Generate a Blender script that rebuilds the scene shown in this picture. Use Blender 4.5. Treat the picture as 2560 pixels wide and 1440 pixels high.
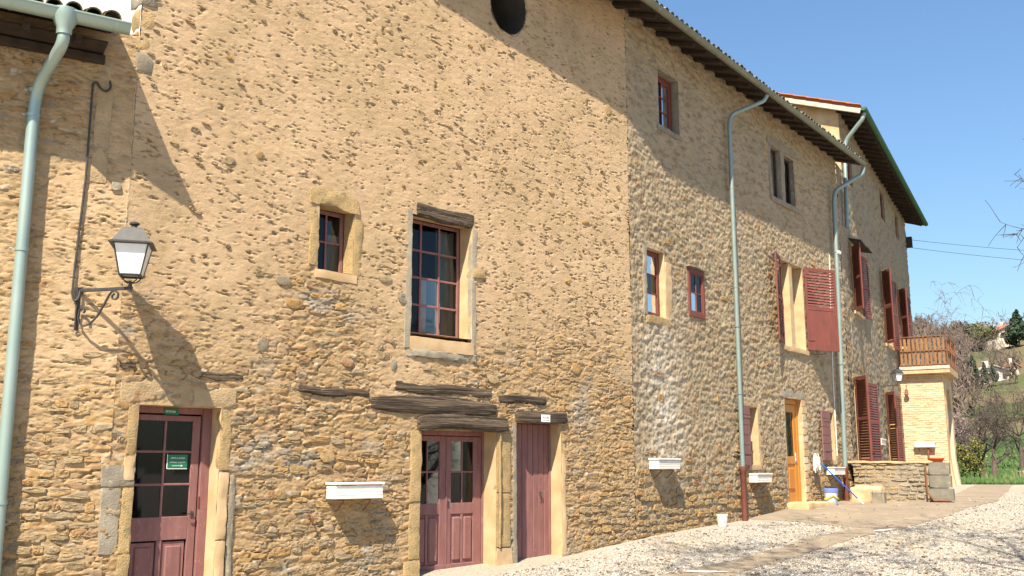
import bpy, bmesh, math, random
import numpy as np
from mathutils import Matrix, Vector
R = math.radians
for o in list(bpy.data.objects): bpy.data.objects.remove(o)
SC = bpy.context.scene
COL = SC.collection

# ------------------------------------------------------------------ camera, sky, sun, exposure
cam = bpy.data.cameras.new('camera'); camo = bpy.data.objects.new('camera', cam); COL.objects.link(camo)
camo.location = (0, 0, 1.6); camo.rotation_euler = (R(90 + 10.3625), 0, 0)
cam.sensor_width = 36; cam.lens = 2450 / 2560 * 36; cam.clip_start = .1; cam.clip_end = 3000
SC.camera = camo
SUN = Vector((0.175, 0.592, -0.787)).normalized()          # direction the light travels
elev = math.asin(-SUN.z); azim = math.atan2(-SUN.x, -SUN.y)  # azimuth of the sun from +Y, clockwise
W = bpy.data.worlds.new('World'); SC.world = W; W.use_nodes = True
nt = W.node_tree; sky = nt.nodes.new('ShaderNodeTexSky'); sky.sky_type = 'NISHITA'; sky.sun_disc = False
sky.sun_elevation = elev; sky.sun_rotation = azim; sky.altitude = 300; sky.air_density = 1.6; sky.dust_density = 1.0; sky.ozone_density = 9.0
nt.links.new(sky.outputs[0], nt.nodes['Background'].inputs[0]); nt.nodes['Background'].inputs[1].default_value = 0.077
sl = bpy.data.lights.new('sun', 'SUN'); sl.energy = 5.0; sl.angle = R(0.5); sl.color = (1.0, .89, .71)
so = bpy.data.objects.new('sun', sl); COL.objects.link(so); so.rotation_euler = SUN.to_track_quat('-Z', 'Y').to_euler(); so.location = (-20, -60, 80)
SC.view_settings.view_transform = 'Standard'; SC.view_settings.look = 'None'; SC.view_settings.gamma = 1; SC.view_settings.exposure = 1.2

# ------------------------------------------------------------------ noise (numpy)
_NT = {}
def noise2(x, y, seed=0):
    if seed not in _NT:
        rng = np.random.RandomState(seed); P = rng.permutation(512); A = rng.rand(512) * 2 * np.pi; _NT[seed] = (P, np.cos(A), np.sin(A))
    P, gx, gy = _NT[seed]
    xi = np.floor(x).astype(int); yi = np.floor(y).astype(int); xf = x - xi; yf = y - yi
    s = xf * xf * xf * (xf * (xf * 6 - 15) + 10); t = yf * yf * yf * (yf * (yf * 6 - 15) + 10)
    def g(i, j, dx, dy):
        h = P[(P[(xi + i) & 511] + yi + j) & 511]; return gx[h] * dx + gy[h] * dy
    a = g(0, 0, xf, yf); b = g(1, 0, xf - 1, yf); c = g(0, 1, xf, yf - 1); d = g(1, 1, xf - 1, yf - 1)
    return ((a + s * (b - a)) + t * ((c + s * (d - c)) - (a + s * (b - a)))) * 1.4
def fbm(x, y, oct=4, seed=0, rough=.5):
    v = 0; amp = 1; tot = 0
    for k in range(oct):
        v = v + amp * noise2(x * 2 ** k, y * 2 ** k, seed + k * 7); tot += amp; amp *= rough
    return v / tot
def sstep(a, b, x):
    t = np.clip((x - a) / (b - a), 0, 1); return t * t * (3 - 2 * t)
def worley(x, y, seed=0, jit=.85):
    rng = np.random.RandomState(seed); T = rng.rand(256, 256, 3)
    y = y.copy(); row = np.floor(y); x = x + (T[(row.astype(int)) & 255, 7, 0]) * 3
    xi = np.floor(x).astype(int); yi = np.floor(y).astype(int)
    f1 = np.full(x.shape, 9.); f2 = np.full(x.shape, 9.); hid = np.zeros(x.shape)
    for i in (-1, 0, 1):
        for j in (-1, 0, 1):
            r = T[(xi + i) & 255, (yi + j) & 255]
            dx = xi + i + .5 + (r[..., 0] - .5) * jit - x; dy = yi + j + .5 + (r[..., 1] - .5) * jit - y
            d = np.sqrt(dx * dx + dy * dy)
            c = d < f1
            f2 = np.where(c, f1, np.minimum(f2, d)); hid = np.where(c, r[..., 2], hid); f1 = np.where(c, d, f1)
    return f1, f2, hid

# ------------------------------------------------------------------ objects
WM = {}
def link(o, parent=None, world=None):
    COL.objects.link(o); world = world or Matrix.Identity(4)
    if parent is not None:
        o.parent = parent; o.matrix_parent_inverse = WM[parent].inverted()
    o.matrix_basis = world; WM[o] = world; return o
def tag(o, label=None, cat=None, group=None, kind=None):
    for k, v in (('label', label), ('category', cat), ('group', group), ('kind', kind)):
        if v: o[k] = v
    return o
def thing(name, label, cat, loc=(0, 0, 0), rz=0, group=None):
    o = bpy.data.objects.new(name, None); o.empty_display_size = .2
    link(o, None, Matrix.Translation(loc) @ Matrix.Rotation(rz, 4, 'Z')); return tag(o, label, cat, group)
def mesh(name, V, F, m=None, smooth=False, attr=None, extra=None):
    me = bpy.data.meshes.new(name)
    V = np.asarray(V, float)
    if isinstance(F, np.ndarray):
        n, k = F.shape
        me.vertices.add(len(V)); me.vertices.foreach_set('co', V.ravel())
        me.loops.add(n * k); me.loops.foreach_set('vertex_index', F.ravel().astype(np.int32))
        me.polygons.add(n); me.polygons.foreach_set('loop_start', np.arange(0, n * k, k, dtype=np.int32))
        me.update(calc_edges=True)
    else:
        me.from_pydata([tuple(v) for v in V], [], F)
    if smooth: me.polygons.foreach_set('use_smooth', np.ones(len(me.polygons), bool))
    if attr is not None:
        a = me.attributes.new('col', 'FLOAT_COLOR', 'POINT'); a.data.foreach_set('color', np.asarray(attr, np.float32).ravel())
    if extra is not None:
        x = me.attributes.new('expo', 'FLOAT', 'POINT'); x.data.foreach_set('value', np.asarray(extra, np.float32).ravel())
    if m: me.materials.append(m)
    if not isinstance(F, np.ndarray) and len(F) < 20000:
        bm = bmesh.new(); bm.from_mesh(me); bmesh.ops.recalc_face_normals(bm, faces=bm.faces[:]); bm.to_mesh(me); bm.free()
        if smooth: me.set_sharp_from_angle(angle=R(38))
    me.validate(); me.update(); return me
def obj(name, V, F, m, parent=None, world=None, smooth=False, attr=None, extra=None):
    o = bpy.data.objects.new(name, mesh(name, V, F, m, smooth, attr, extra)); return link(o, parent, world)
def inst(name, me, parent, world):
    return link(bpy.data.objects.new(name, me), parent, world)
class MB:
    """collects pieces of ONE mesh"""
    def __init__(s): s.V = []; s.F = []
    def add(s, V, F):
        n = len(s.V); s.V += [tuple(v) for v in V]; s.F += [tuple(i + n for i in f) for f in F]; return s
    def build(s, name, m, parent=None, world=None, smooth=False): return obj(name, s.V, s.F, m, parent, world, smooth)
def cbox(x0, x1, y0, y1, z0, z1, ch=.006):
    """box with chamfered edges"""
    ch = min(ch, .45 * min(x1 - x0, y1 - y0, z1 - z0)); V = []; idx = {}
    X, Y, Z = (x0, x1), (y0, y1), (z0, z1)
    for i in (0, 1):
        for j in (0, 1):
            for k in (0, 1):
                sx, sy, sz = (1 - 2 * i) * ch, (1 - 2 * j) * ch, (1 - 2 * k) * ch
                for a, (dx, dy, dz) in enumerate(((0, sy, sz), (sx, 0, sz), (sx, sy, 0))):
                    idx[i, j, k, a] = len(V); V.append((X[i] + dx, Y[j] + dy, Z[k] + dz))
    F = []
    q = ((0, 0), (1, 0), (1, 1), (0, 1))
    for s_ in (0, 1):
        for a in range(3):
            f = [idx[((s_, p, r), (p, s_, r), (p, r, s_))[a] + (a,)] for p, r in q]
            F.append(f if (s_ == 1) != (a == 1) else f[::-1])
    for p in (0, 1):
        for r in (0, 1):
            e = [(idx[0, p, r, 1], idx[1, p, r, 1], idx[1, p, r, 2], idx[0, p, r, 2]),
                 (idx[p, 0, r, 0], idx[p, 1, r, 0], idx[p, 1, r, 2], idx[p, 0, r, 2]),
                 (idx[p, r, 0, 0], idx[p, r, 1, 0], idx[p, r, 1, 1], idx[p, r, 0, 1])]
            for n_, f in enumerate(e): F.append(f if (p + r) % 2 == n_ % 2 else f[::-1])
    for i in (0, 1):
        for j in (0, 1):
            for k in (0, 1):
                f = [idx[i, j, k, a] for a in range(3)]; F.append(f if (i + j + k) % 2 == 1 else f[::-1])
    return V, F
def rbox(x0, x1, y0, y1, z0, z1, seg=(4, 2, 3), rough=.01, rnd=.02, seed=0, fn=None):
    """lumpy hewn block: subdivided box with rounded edges and uneven faces"""
    rs = random.Random(seed); ids = {}; V = []; F = []
    nx, ny, nz = [max(s, min(22, int(l / .06))) for s, l in zip(seg, (x1 - x0, y1 - y0, z1 - z0))] if max(seg) > 1 and rough > .003 else seg
    ph = [(rs.uniform(-9, 9) * k, rs.uniform(-9, 9) * k, rs.uniform(-9, 9) * k, rs.uniform(0, 6.3), k ** -.7) for k in (.7, 1, 1.6, 2.4, 3.5, 5)]
    L = (x1 - x0, y1 - y0, z1 - z0); c = ((x0 + x1) / 2, (y0 + y1) / 2, (z0 + z1) / 2)
    def vid(i, j, k):
        if (i, j, k) in ids: return ids[i, j, k]
        p = [x0 + L[0] * i / nx, y0 + L[1] * j / ny, z0 + L[2] * k / nz]
        ext = [i in (0, nx), j in (0, ny), k in (0, nz)]
        if sum(ext) >= 2:
            for a in range(3):
                if ext[a]: p[a] += (c[a] - p[a]) / abs(c[a] - p[a] + 1e-9) * rnd * (.45 if sum(ext) == 2 else .6)
        q = [a for a in p]
        for a in range(3):
            d = sum(f[4] * math.sin(p[0] * f[0] + p[1] * f[1] + p[2] * f[2] + f[3] + a * 2.1) for f in ph) / 2.4
            q[a] += rough * (1.2 * d + rs.uniform(-.6, .6)) * (1 if ext[a] else .3)
        if fn: q = fn(q)
        ids[i, j, k] = len(V); V.append(q); return ids[i, j, k]
    for s_ in (0, 1):
        for i in range(nx):
            for j in range(ny):
                f = [vid(i, j, s_ * nz), vid(i + 1, j, s_ * nz), vid(i + 1, j + 1, s_ * nz), vid(i, j + 1, s_ * nz)]; F.append(f if s_ else f[::-1])
        for i in range(nx):
            for k in range(nz):
                f = [vid(i, s_ * ny, k), vid(i + 1, s_ * ny, k), vid(i + 1, s_ * ny, k + 1), vid(i, s_ * ny, k + 1)]; F.append(f[::-1] if s_ else f)
        for j in range(ny):
            for k in range(nz):
                f = [vid(s_ * nx, j, k), vid(s_ * nx, j + 1, k), vid(s_ * nx, j + 1, k + 1), vid(s_ * nx, j, k + 1)]; F.append(f if s_ else f[::-1])
    return V, F
def tube(pts, rad, n=8, cap=True):
    pts = [Vector(p) for p in pts]; rad = rad if hasattr(rad, '__len__') else [rad] * len(pts)
    V = []; F = []; up = None
    for i, p in enumerate(pts):
        t = (pts[min(i + 1, len(pts) - 1)] - pts[max(i - 1, 0)]).normalized()
        if up is None: up = t.orthogonal().normalized()
        else: up = (up - t * up.dot(t)).normalized()
        b = t.cross(up)
        for k in range(n):
            a = 2 * math.pi * k / n; V.append(p + (up * math.cos(a) + b * math.sin(a)) * rad[i])
        if i:
            o = (i - 1) * n
            for k in range(n): F.append((o + k, o + (k + 1) % n, o + n + (k + 1) % n, o + n + k))
    if cap: F += [tuple(range(n))[::-1], tuple(range(len(V) - n, len(V)))]
    return V, F
def bend(pts, r=.1, n=5):
    """polyline with rounded corners"""
    P = [Vector(p) for p in pts]; out = [P[0]]
    for i in range(1, len(P) - 1):
        a = (P[i - 1] - P[i]); b = (P[i + 1] - P[i]); q = min(r, a.length * .49, b.length * .49)
        A = P[i] + a.normalized() * q; B = P[i] + b.normalized() * q
        for k in range(n + 1):
            t = k / n; out.append(A * (1 - t) ** 2 + P[i] * 2 * t * (1 - t) + B * t * t)
    return out + [P[-1]]
def lathe(prof, n=16):
    V = []; F = []
    for r, z in prof:
        for k in range(n): a = 2 * math.pi * k / n; V.append((r * math.cos(a), r * math.sin(a), z))
    for i in range(len(prof) - 1):
        for k in range(n): F.append((i * n + k, i * n + (k + 1) % n, (i + 1) * n + (k + 1) % n, (i + 1) * n + k))
    return V, F

# ------------------------------------------------------------------ materials
def nodes(name):
    m = bpy.data.materials.new(name); m.use_nodes = True; t = m.node_tree; return m, t, t.nodes, t.links, t.nodes['Principled BSDF']
def rgb(c): return (c[0], c[1], c[2], 1)
def tex_noise(t, vec, scale, detail=4, rough=.55, dist=0):
    n = t.nodes.new('ShaderNodeTexNoise'); n.inputs['Scale'].default_value = scale; n.inputs['Detail'].default_value = detail
    n.inputs['Roughness'].default_value = rough; n.inputs['Distortion'].default_value = dist; t.links.new(vec, n.inputs['Vector']); return n.outputs['Fac']
def ramp(t, fac, stops, interp='LINEAR'):
    n = t.nodes.new('ShaderNodeValToRGB'); e = n.color_ramp.elements; n.color_ramp.interpolation = interp
    while len(e) < len(stops): e.new(.5)
    for k, (p, c) in enumerate(stops): e[k].position = p; e[k].color = rgb(c) if hasattr(c, '__len__') else (c, c, c, 1)
    t.links.new(fac, n.inputs[0]); return n.outputs[0]
def mix(t, fac, a, b, mode='MIX'):
    n = t.nodes.new('ShaderNodeMix'); n.data_type = 'RGBA'; n.blend_type = mode
    for v, s in ((fac, n.inputs[0]), (a, n.inputs[6]), (b, n.inputs[7])):
        if hasattr(v, 'links'): t.links.new(v, s)
        elif hasattr(v, '__len__'): s.default_value = rgb(v)
        else: s.default_value = v
    return n.outputs[2]
def math_(t, op, a, b):
    n = t.nodes.new('ShaderNodeMath'); n.operation = op
    for v, s in ((a, n.inputs[0]), (b, n.inputs[1])):
        if hasattr(v, 'links'): t.links.new(v, s)
        else: s.default_value = v
    return n.outputs[0]
def coords(t, stretch=(1, 1, 1), rnd=True):
    c = t.nodes.new('ShaderNodeTexCoord').outputs['Object']
    mp = t.nodes.new('ShaderNodeMapping'); mp.inputs['Scale'].default_value = stretch; t.links.new(c, mp.inputs['Vector'])
    if rnd:
        oi = t.nodes.new('ShaderNodeObjectInfo'); cm = t.nodes.new('ShaderNodeCombineXYZ')
        m = math_(t, 'MULTIPLY', oi.outputs['Random'], 37.0)
        for i in range(3): t.links.new(m, cm.inputs[i])
        t.links.new(cm.outputs[0], mp.inputs['Location'])
    return mp.outputs[0]
def add_bump(t, bsdf, h, strength=.5, dist=.01):
    b = t.nodes.new('ShaderNodeBump'); b.inputs['Strength'].default_value = strength; b.inputs['Distance'].default_value = dist
    t.links.new(h, b.inputs['Height']); t.links.new(b.outputs[0], bsdf.inputs['Normal'])
def simple(name, c, c2=None, scale=6, rough=.8, bump=.3, bscale=60, bdist=.004, stretch=(1, 1, 1), metal=0, spec=.3, detail=5, lo=.35, hi=.65, wear=None, wscale=9, wlo=.62, wsharp=.06):
    m, t, N, L, B = nodes(name); v = coords(t, stretch)
    col = c
    if c2 is not None: col = ramp(t, tex_noise(t, v, scale, detail), [(lo, c), (hi, c2)])
    if wear is not None:
        col = mix(t, ramp(t, tex_noise(t, v, wscale, 6, .65), [(wlo, 0), (wlo + wsharp, 1)]), col, wear)
    if hasattr(col, 'links'): L.new(col, B.inputs['Base Color'])
    else: B.inputs['Base Color'].default_value = rgb(col)
    B.inputs['Roughness'].default_value = rough; B.inputs['Metallic'].default_value = metal; B.inputs['Specular IOR Level'].default_value = spec
    if bump: add_bump(t, B, tex_noise(t, v, bscale, 5, .6), bump, bdist)
    return m
def wall_mat(name, mortar, mortar2, dark, stones, lime=(.62, .56, .45), bstr=.5, grain=90, course=4.5, skin=.16, gold=(.46, .30, .13)):
    """old render / rubble: col.r = stone showing or painted notch shade, col.g = which stone (darkest in notches), col.b = grey weathering, col.a = lime wash"""
    m, t, N, L, B = nodes(name); v = coords(t, rnd=False)
    at = N.new('ShaderNodeVertexColor'); at.layer_name = 'col'
    sp = N.new('ShaderNodeSeparateColor'); L.new(at.outputs['Color'], sp.inputs[0])
    n1 = tex_noise(t, v, .9, 6, .62); n2 = tex_noise(t, v, 14, 6, .65); n3 = tex_noise(t, v, grain, 4, .7)
    vs = coords(t, (course, 1, course * 2.6), False); vd = coords(t, (2.2, 1, .35), False)
    n4 = tex_noise(t, vs, 1.0, 5, .68, .3); n5 = tex_noise(t, vd, 1.0, 5, .6)
    base = ramp(t, n1, [(.34, mortar), (.46, [mortar[0] * .98, mortar[1] * .945, mortar[2] * .96]), (.56, mortar2), (.68, [mortar2[0] * .84, mortar2[1] * .84, mortar2[2] * .86])])
    base = mix(t, ramp(t, n5, [(.52, 0), (.72, .35)]), base, [mortar[0] * .72, mortar[1] * .72, mortar[2] * .74])
    base = mix(t, ramp(t, n2, [(.40, 0), (.75, .5)]), base, [c * .66 for c in mortar], 'MIX')
    xa = N.new('ShaderNodeAttribute'); xa.attribute_name = 'expo'
    base = mix(t, math_(t, 'MULTIPLY', xa.outputs['Fac'], .8), base, [mortar[0] * .70, mortar[1] * .645, mortar[2] * .56])
    # thin skin: courses of darker and of golden stone show through as streaky patches
    base = mix(t, math_(t, 'MULTIPLY', ramp(t, n4, [(.50, 0), (.62, 1)]), math_(t, 'ADD', math_(t, 'MULTIPLY', xa.outputs['Fac'], .45), skin)), base, dark)
    base = mix(t, math_(t, 'MULTIPLY', ramp(t, tex_noise(t, vs, 1.7, 4, .6), [(.56, 0), (.66, 1)]), math_(t, 'ADD', math_(t, 'MULTIPLY', xa.outputs['Fac'], .5), skin * .6)), base, gold)
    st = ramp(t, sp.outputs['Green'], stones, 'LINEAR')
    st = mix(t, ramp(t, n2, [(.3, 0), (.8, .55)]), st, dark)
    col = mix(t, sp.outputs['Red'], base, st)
    col = mix(t, sp.outputs['Blue'], col, (.30, .275, .235))
    col = mix(t, at.outputs['Alpha'], col, lime)
    col = mix(t, ramp(t, n3, [(.3, .45), (.62, 0)]), col, [c * .4 for c in mortar])
    L.new(col, B.inputs['Base Color']); B.inputs['Roughness'].default_value = .95; B.inputs['Specular IOR Level'].default_value = .1
    h = math_(t, 'ADD', n3, math_(t, 'MULTIPLY', tex_noise(t, v, 38, 5, .7), 1.6)); add_bump(t, B, h, bstr, .012)
    return m
def glass_mat():
    m, t, N, L, B = nodes('window glass'); N.remove(B)
    tr = N.new('ShaderNodeBsdfTransparent'); tr.inputs[0].default_value = (.82, .86, .84, 1); gl = N.new('ShaderNodeBsdfGlossy'); gl.inputs['Roughness'].default_value = .03; gl.inputs[0].default_value = (.75, .78, .82, 1)
    fr = N.new('ShaderNodeFresnel'); fr.inputs[0].default_value = 1.5; mx = N.new('ShaderNodeMixShader')
    v = coords(t); b = N.new('ShaderNodeBump'); b.inputs['Strength'].default_value = .06; L.new(tex_noise(t, v, 3, 2), b.inputs['Height']); L.new(b.outputs[0], gl.inputs['Normal'])
    L.new(fr.outputs[0], mx.inputs[0]); L.new(tr.outputs[0], mx.inputs[1]); L.new(gl.outputs[0], mx.inputs[2]); L.new(mx.outputs[0], N['Material Output'].inputs[0]); return m
STN = [(0, (.19, .135, .07)), (.10, (.30, .225, .13)), (.26, (.38, .28, .16)), (.42, (.31, .245, .16)), (.6, (.40, .27, .125)), (.74, (.45, .265, .095)), (.86, (.34, .18, .09)), (.95, (.25, .225, .18)), (1, (.42, .34, .25))]  # darkest stop also serves as painted shade in the render notches
M = {}
M['wall1'] = wall_mat('ochre lime render over rubble', (.59, .43, .262), (.515, .37, .215), (.20, .135, .07), STN, skin=.24)
M['wall2'] = wall_mat('grey beige roughcast over rubble', (.53, .435, .30), (.45, .37, .255), (.16, .12, .075), STN, lime=(.72, .67, .57), course=3.2, skin=.42, gold=(.44, .29, .14))
M['wall3'] = wall_mat('grey roughcast', (.40, .34, .245), (.34, .29, .21), (.13, .10, .07), STN, grain=40, course=2.2, skin=.5)
def stone_mat():
    m, t, N, L, B = nodes('rubble stone'); v = coords(t, rnd=False)
    at = N.new('ShaderNodeVertexColor'); at.layer_name = 'col'; sp = N.new('ShaderNodeSeparateColor'); L.new(at.outputs['Color'], sp.inputs[0])
    c = ramp(t, sp.outputs['Green'], STN); n2 = tex_noise(t, v, 13, 6, .65); n3 = tex_noise(t, v, 80, 4, .7)
    c = mix(t, ramp(t, n2, [(.46, 0), (.6, .55)]), c, (.42, .32, .20)); c = mix(t, ramp(t, tex_noise(t, v, 22, 5, .7), [(.36, .75), (.46, 0)]), c, (.13, .095, .055))
    c = mix(t, ramp(t, n3, [(.3, .5), (.6, 0)]), c, (.15, .11, .07)); L.new(c, B.inputs['Base Color'])
    B.inputs['Roughness'].default_value = .95; B.inputs['Specular IOR Level'].default_value = .1
    add_bump(t, B, math_(t, 'ADD', n3, math_(t, 'MULTIPLY', tex_noise(t, v, 30, 5, .7), 2.0)), .6, .014); return m
M['stone'] = stone_mat()
M['ochre'] = simple('ochre sandstone', (.43, .305, .15), (.34, .24, .12), 7, .95, .9, 45, .02, wear=(.27, .22, .11), wlo=.56)
M['pale'] = simple('pale dressed limestone', (.545, .40, .24), (.44, .30, .16), 3, .95, .45, 60, .008, wear=(.36, .30, .22), wlo=.63)
M['plaster'] = simple('old buff plaster', (.44, .32, .185), (.35, .25, .14), 4, .95, .9, 40, .02, wear=(.27, .21, .13), wlo=.58)
M['greystone'] = simple('grey weathered stone', (.28, .245, .19), (.21, .18, .135), 6, .95, .7, 45, .015, wear=(.42, .36, .24), wlo=.6)
M['slabgrey'] = simple('brown grey stone frame', (.30, .25, .18), (.23, .19, .14), 6, .95, .6, 45, .012)
M['cement'] = simple('grey cement patch', (.345, .30, .23), (.265, .23, .175), 9, .95, .8, 50, .014)
M['white_render'] = simple('white lime plaster', (.78, .76, .70), (.66, .62, .55), 5, .95, .4, 30, .01)
M['beam'] = simple('weathered oak beam', (.125, .092, .064), (.045, .032, .023), 2.6, .92, 1.0, 5, .05, stretch=(.30, 4, 7), wear=(.21, .17, .125), wscale=4, wlo=.56, wsharp=.1, lo=.42, hi=.56)
M['oldwood'] = simple('dark eave timber', (.055, .038, .026), (.032, .022, .016), 5, .9, .4, 30, .006)
M['plum'] = simple('plum painted wood', (.245, .118, .112), (.195, .088, .084), 4, .6, .2, 40, .003, stretch=(3, 3, .7), spec=.3, wear=(.33, .19, .16), wscale=16, wlo=.61, wsharp=.05)
M['redbrown'] = simple('red brown painted wood', (.185, .058, .045), (.15, .047, .038), 5, .6, .15, 40, .003, stretch=(2, 2, .6), spec=.3, wear=(.36, .17, .12), wscale=14, wlo=.67, wsharp=.05)
M['rust_red'] = simple('orange red window paint', (.17, .042, .026), (.13, .035, .024), 5, .6, .1, 40)
M['orangewood'] = simple('varnished orange wood', (.52, .21, .03), (.43, .165, .025), 4, .4, .1, 30, .003, stretch=(5, 5, .7), spec=.4)
M['glass'] = glass_mat()
M['curtain'] = simple('grey net curtain', (.34, .325, .29), (.25, .24, .21), 4, .95, .2, 20, stretch=(6, 1, .6))
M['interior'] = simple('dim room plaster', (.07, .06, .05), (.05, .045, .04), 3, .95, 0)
M['zinc'] = simple('pale green zinc', (.29, .38, .345), (.34, .42, .385), 2, .42, .05, 12, .003, metal=.45, spec=.5, wear=(.34, .36, .31), wscale=6, wlo=.66, wsharp=.12)
M['zincdark'] = simple('dull green gutter', (.165, .18, .135), (.22, .22, .17), 3, .55, .08, 12, metal=.2, spec=.4)
M['pipegreen'] = simple('grey green downpipe', (.215, .285, .27), (.27, .325, .30), 2.5, .45, .05, 12, metal=.35, spec=.45, wear=(.25, .25, .21), wscale=8, wlo=.66)
M['castiron'] = simple('oxblood cast iron', (.19, .062, .045), (.14, .05, .04), 8, .6, .15, 40, wear=(.30, .21, .17), wscale=22, wlo=.68)
M['black'] = simple('black painted iron', (.032, .032, .034), (.05, .05, .05), 9, .5, .1, 60, spec=.4)
M['frost'] = simple('frosted lantern glass', (.80, .80, .80), (.70, .71, .72), 2, .35, .03, 8, spec=.5)
M['whiteplastic'] = simple('white plastic', (.80, .78, .72), (.72, .69, .62), 6, .5, .05, 30, spec=.35, wear=(.55, .48, .38), wscale=12, wlo=.68)
M['tile_old'] = simple('mossy canal tile', (.20, .155, .105), (.12, .115, .075), 7, .95, .5, 30, .01, wear=(.30, .20, .13), wscale=5, wlo=.6)
M['tile_new'] = simple('orange clay tile', (.52, .17, .06), (.42, .13, .05), 5, .9, .3, 30, .006)
M['mortar_white'] = simple('pale verge mortar', (.50, .45, .38), (.38, .34, .28), 6, .95, .4, 30)
M['green_sign'] = simple('green sign', (.02, .15, .085), None, rough=.45, bump=0)
M['white_sign'] = simple('white sign', (.8, .8, .8), None, rough=.5, bump=0)
M['sign_text'] = simple('sign lettering white', (.8, .8, .75), None, rough=.6, bump=0)
M['sign_ink'] = simple('sign lettering grey', (.12, .12, .13), None, rough=.6, bump=0)
M['terracotta'] = simple('terracotta', (.50, .13, .04), (.42, .11, .04), 6, .8, .2, 30)
M['rail'] = simple('rusty brown railing', (.22, .09, .045), (.16, .065, .035), 8, .7, .2, 40)
M['picket'] = simple('ochre brown reed slat', (.27, .15, .062), (.19, .095, .05), 5, .85, .3, 20, stretch=(3, 3, .5))
def brick_mat():
    m, t, N, L, B = nodes('pale weathered brick'); v = coords(t); oi = N.new('ShaderNodeObjectInfo')
    c = ramp(t, oi.outputs['Random'], [(0, (.58, .46, .32)), (.45, (.52, .40, .27)), (.7, (.56, .36, .21)), (.85, (.48, .27, .14)), (1, (.60, .50, .38))])
    c = mix(t, ramp(t, tex_noise(t, v, 9, 6, .65), [(.42, 0), (.62, .8)]), c, (.56, .46, .33)); L.new(c, B.inputs['Base Color']); B.inputs['Roughness'].default_value = .95; B.inputs['Specular IOR Level'].default_value = .1
    add_bump(t, B, tex_noise(t, v, 35, 5, .7), .7, .012); return m
M['brick'] = brick_mat()
# ------------------------------------------------------------------ wall frames: local x = along the wall, local y = into the wall, z up
class Frame:
    def __init__(s, p0, ang):                      # ang: direction of the wall, degrees from +Y towards +X
        s.p0 = Vector((p0[0], p0[1], 0)); a = R(ang); s.d = Vector((math.sin(a), math.cos(a), 0)); s.n = Vector((s.d.y, -s.d.x, 0))
        s.m = Matrix.Translation(s.p0) @ Matrix.Rotation(math.atan2(s.d.y, s.d.x), 4, 'Z')
    def pt(s, u, off, z): return s.p0 + s.d * u + s.n * off + Vector((0, 0, z))
    def at(s, u, y, z, rz=0): return s.m @ Matrix.Translation((u, y, z)) @ Matrix.Rotation(rz, 4, 'Z')
F0 = Frame((-4.680, 11.578), 59.451); F1 = Frame((-.9568, 15.1862), 45.8986); F2 = Frame((2.2484, 18.2924), 37.3386); F3 = Frame((9.572, 27.8926), 28.990)

def ground_z(x, y):
    return np.interp(y, [-60, 8, 14.2, 16.9, 18.6, 22, 23.8, 27, 38, 46, 60, 80, 120, 200, 270, 350, 420, 600],
                     [-.3, -.02, 0, .13, .34, .47, .62, .71, .93, .98, 1.3, 2.5, 7.0, 20, 34, 50, 52, 30])

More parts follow.
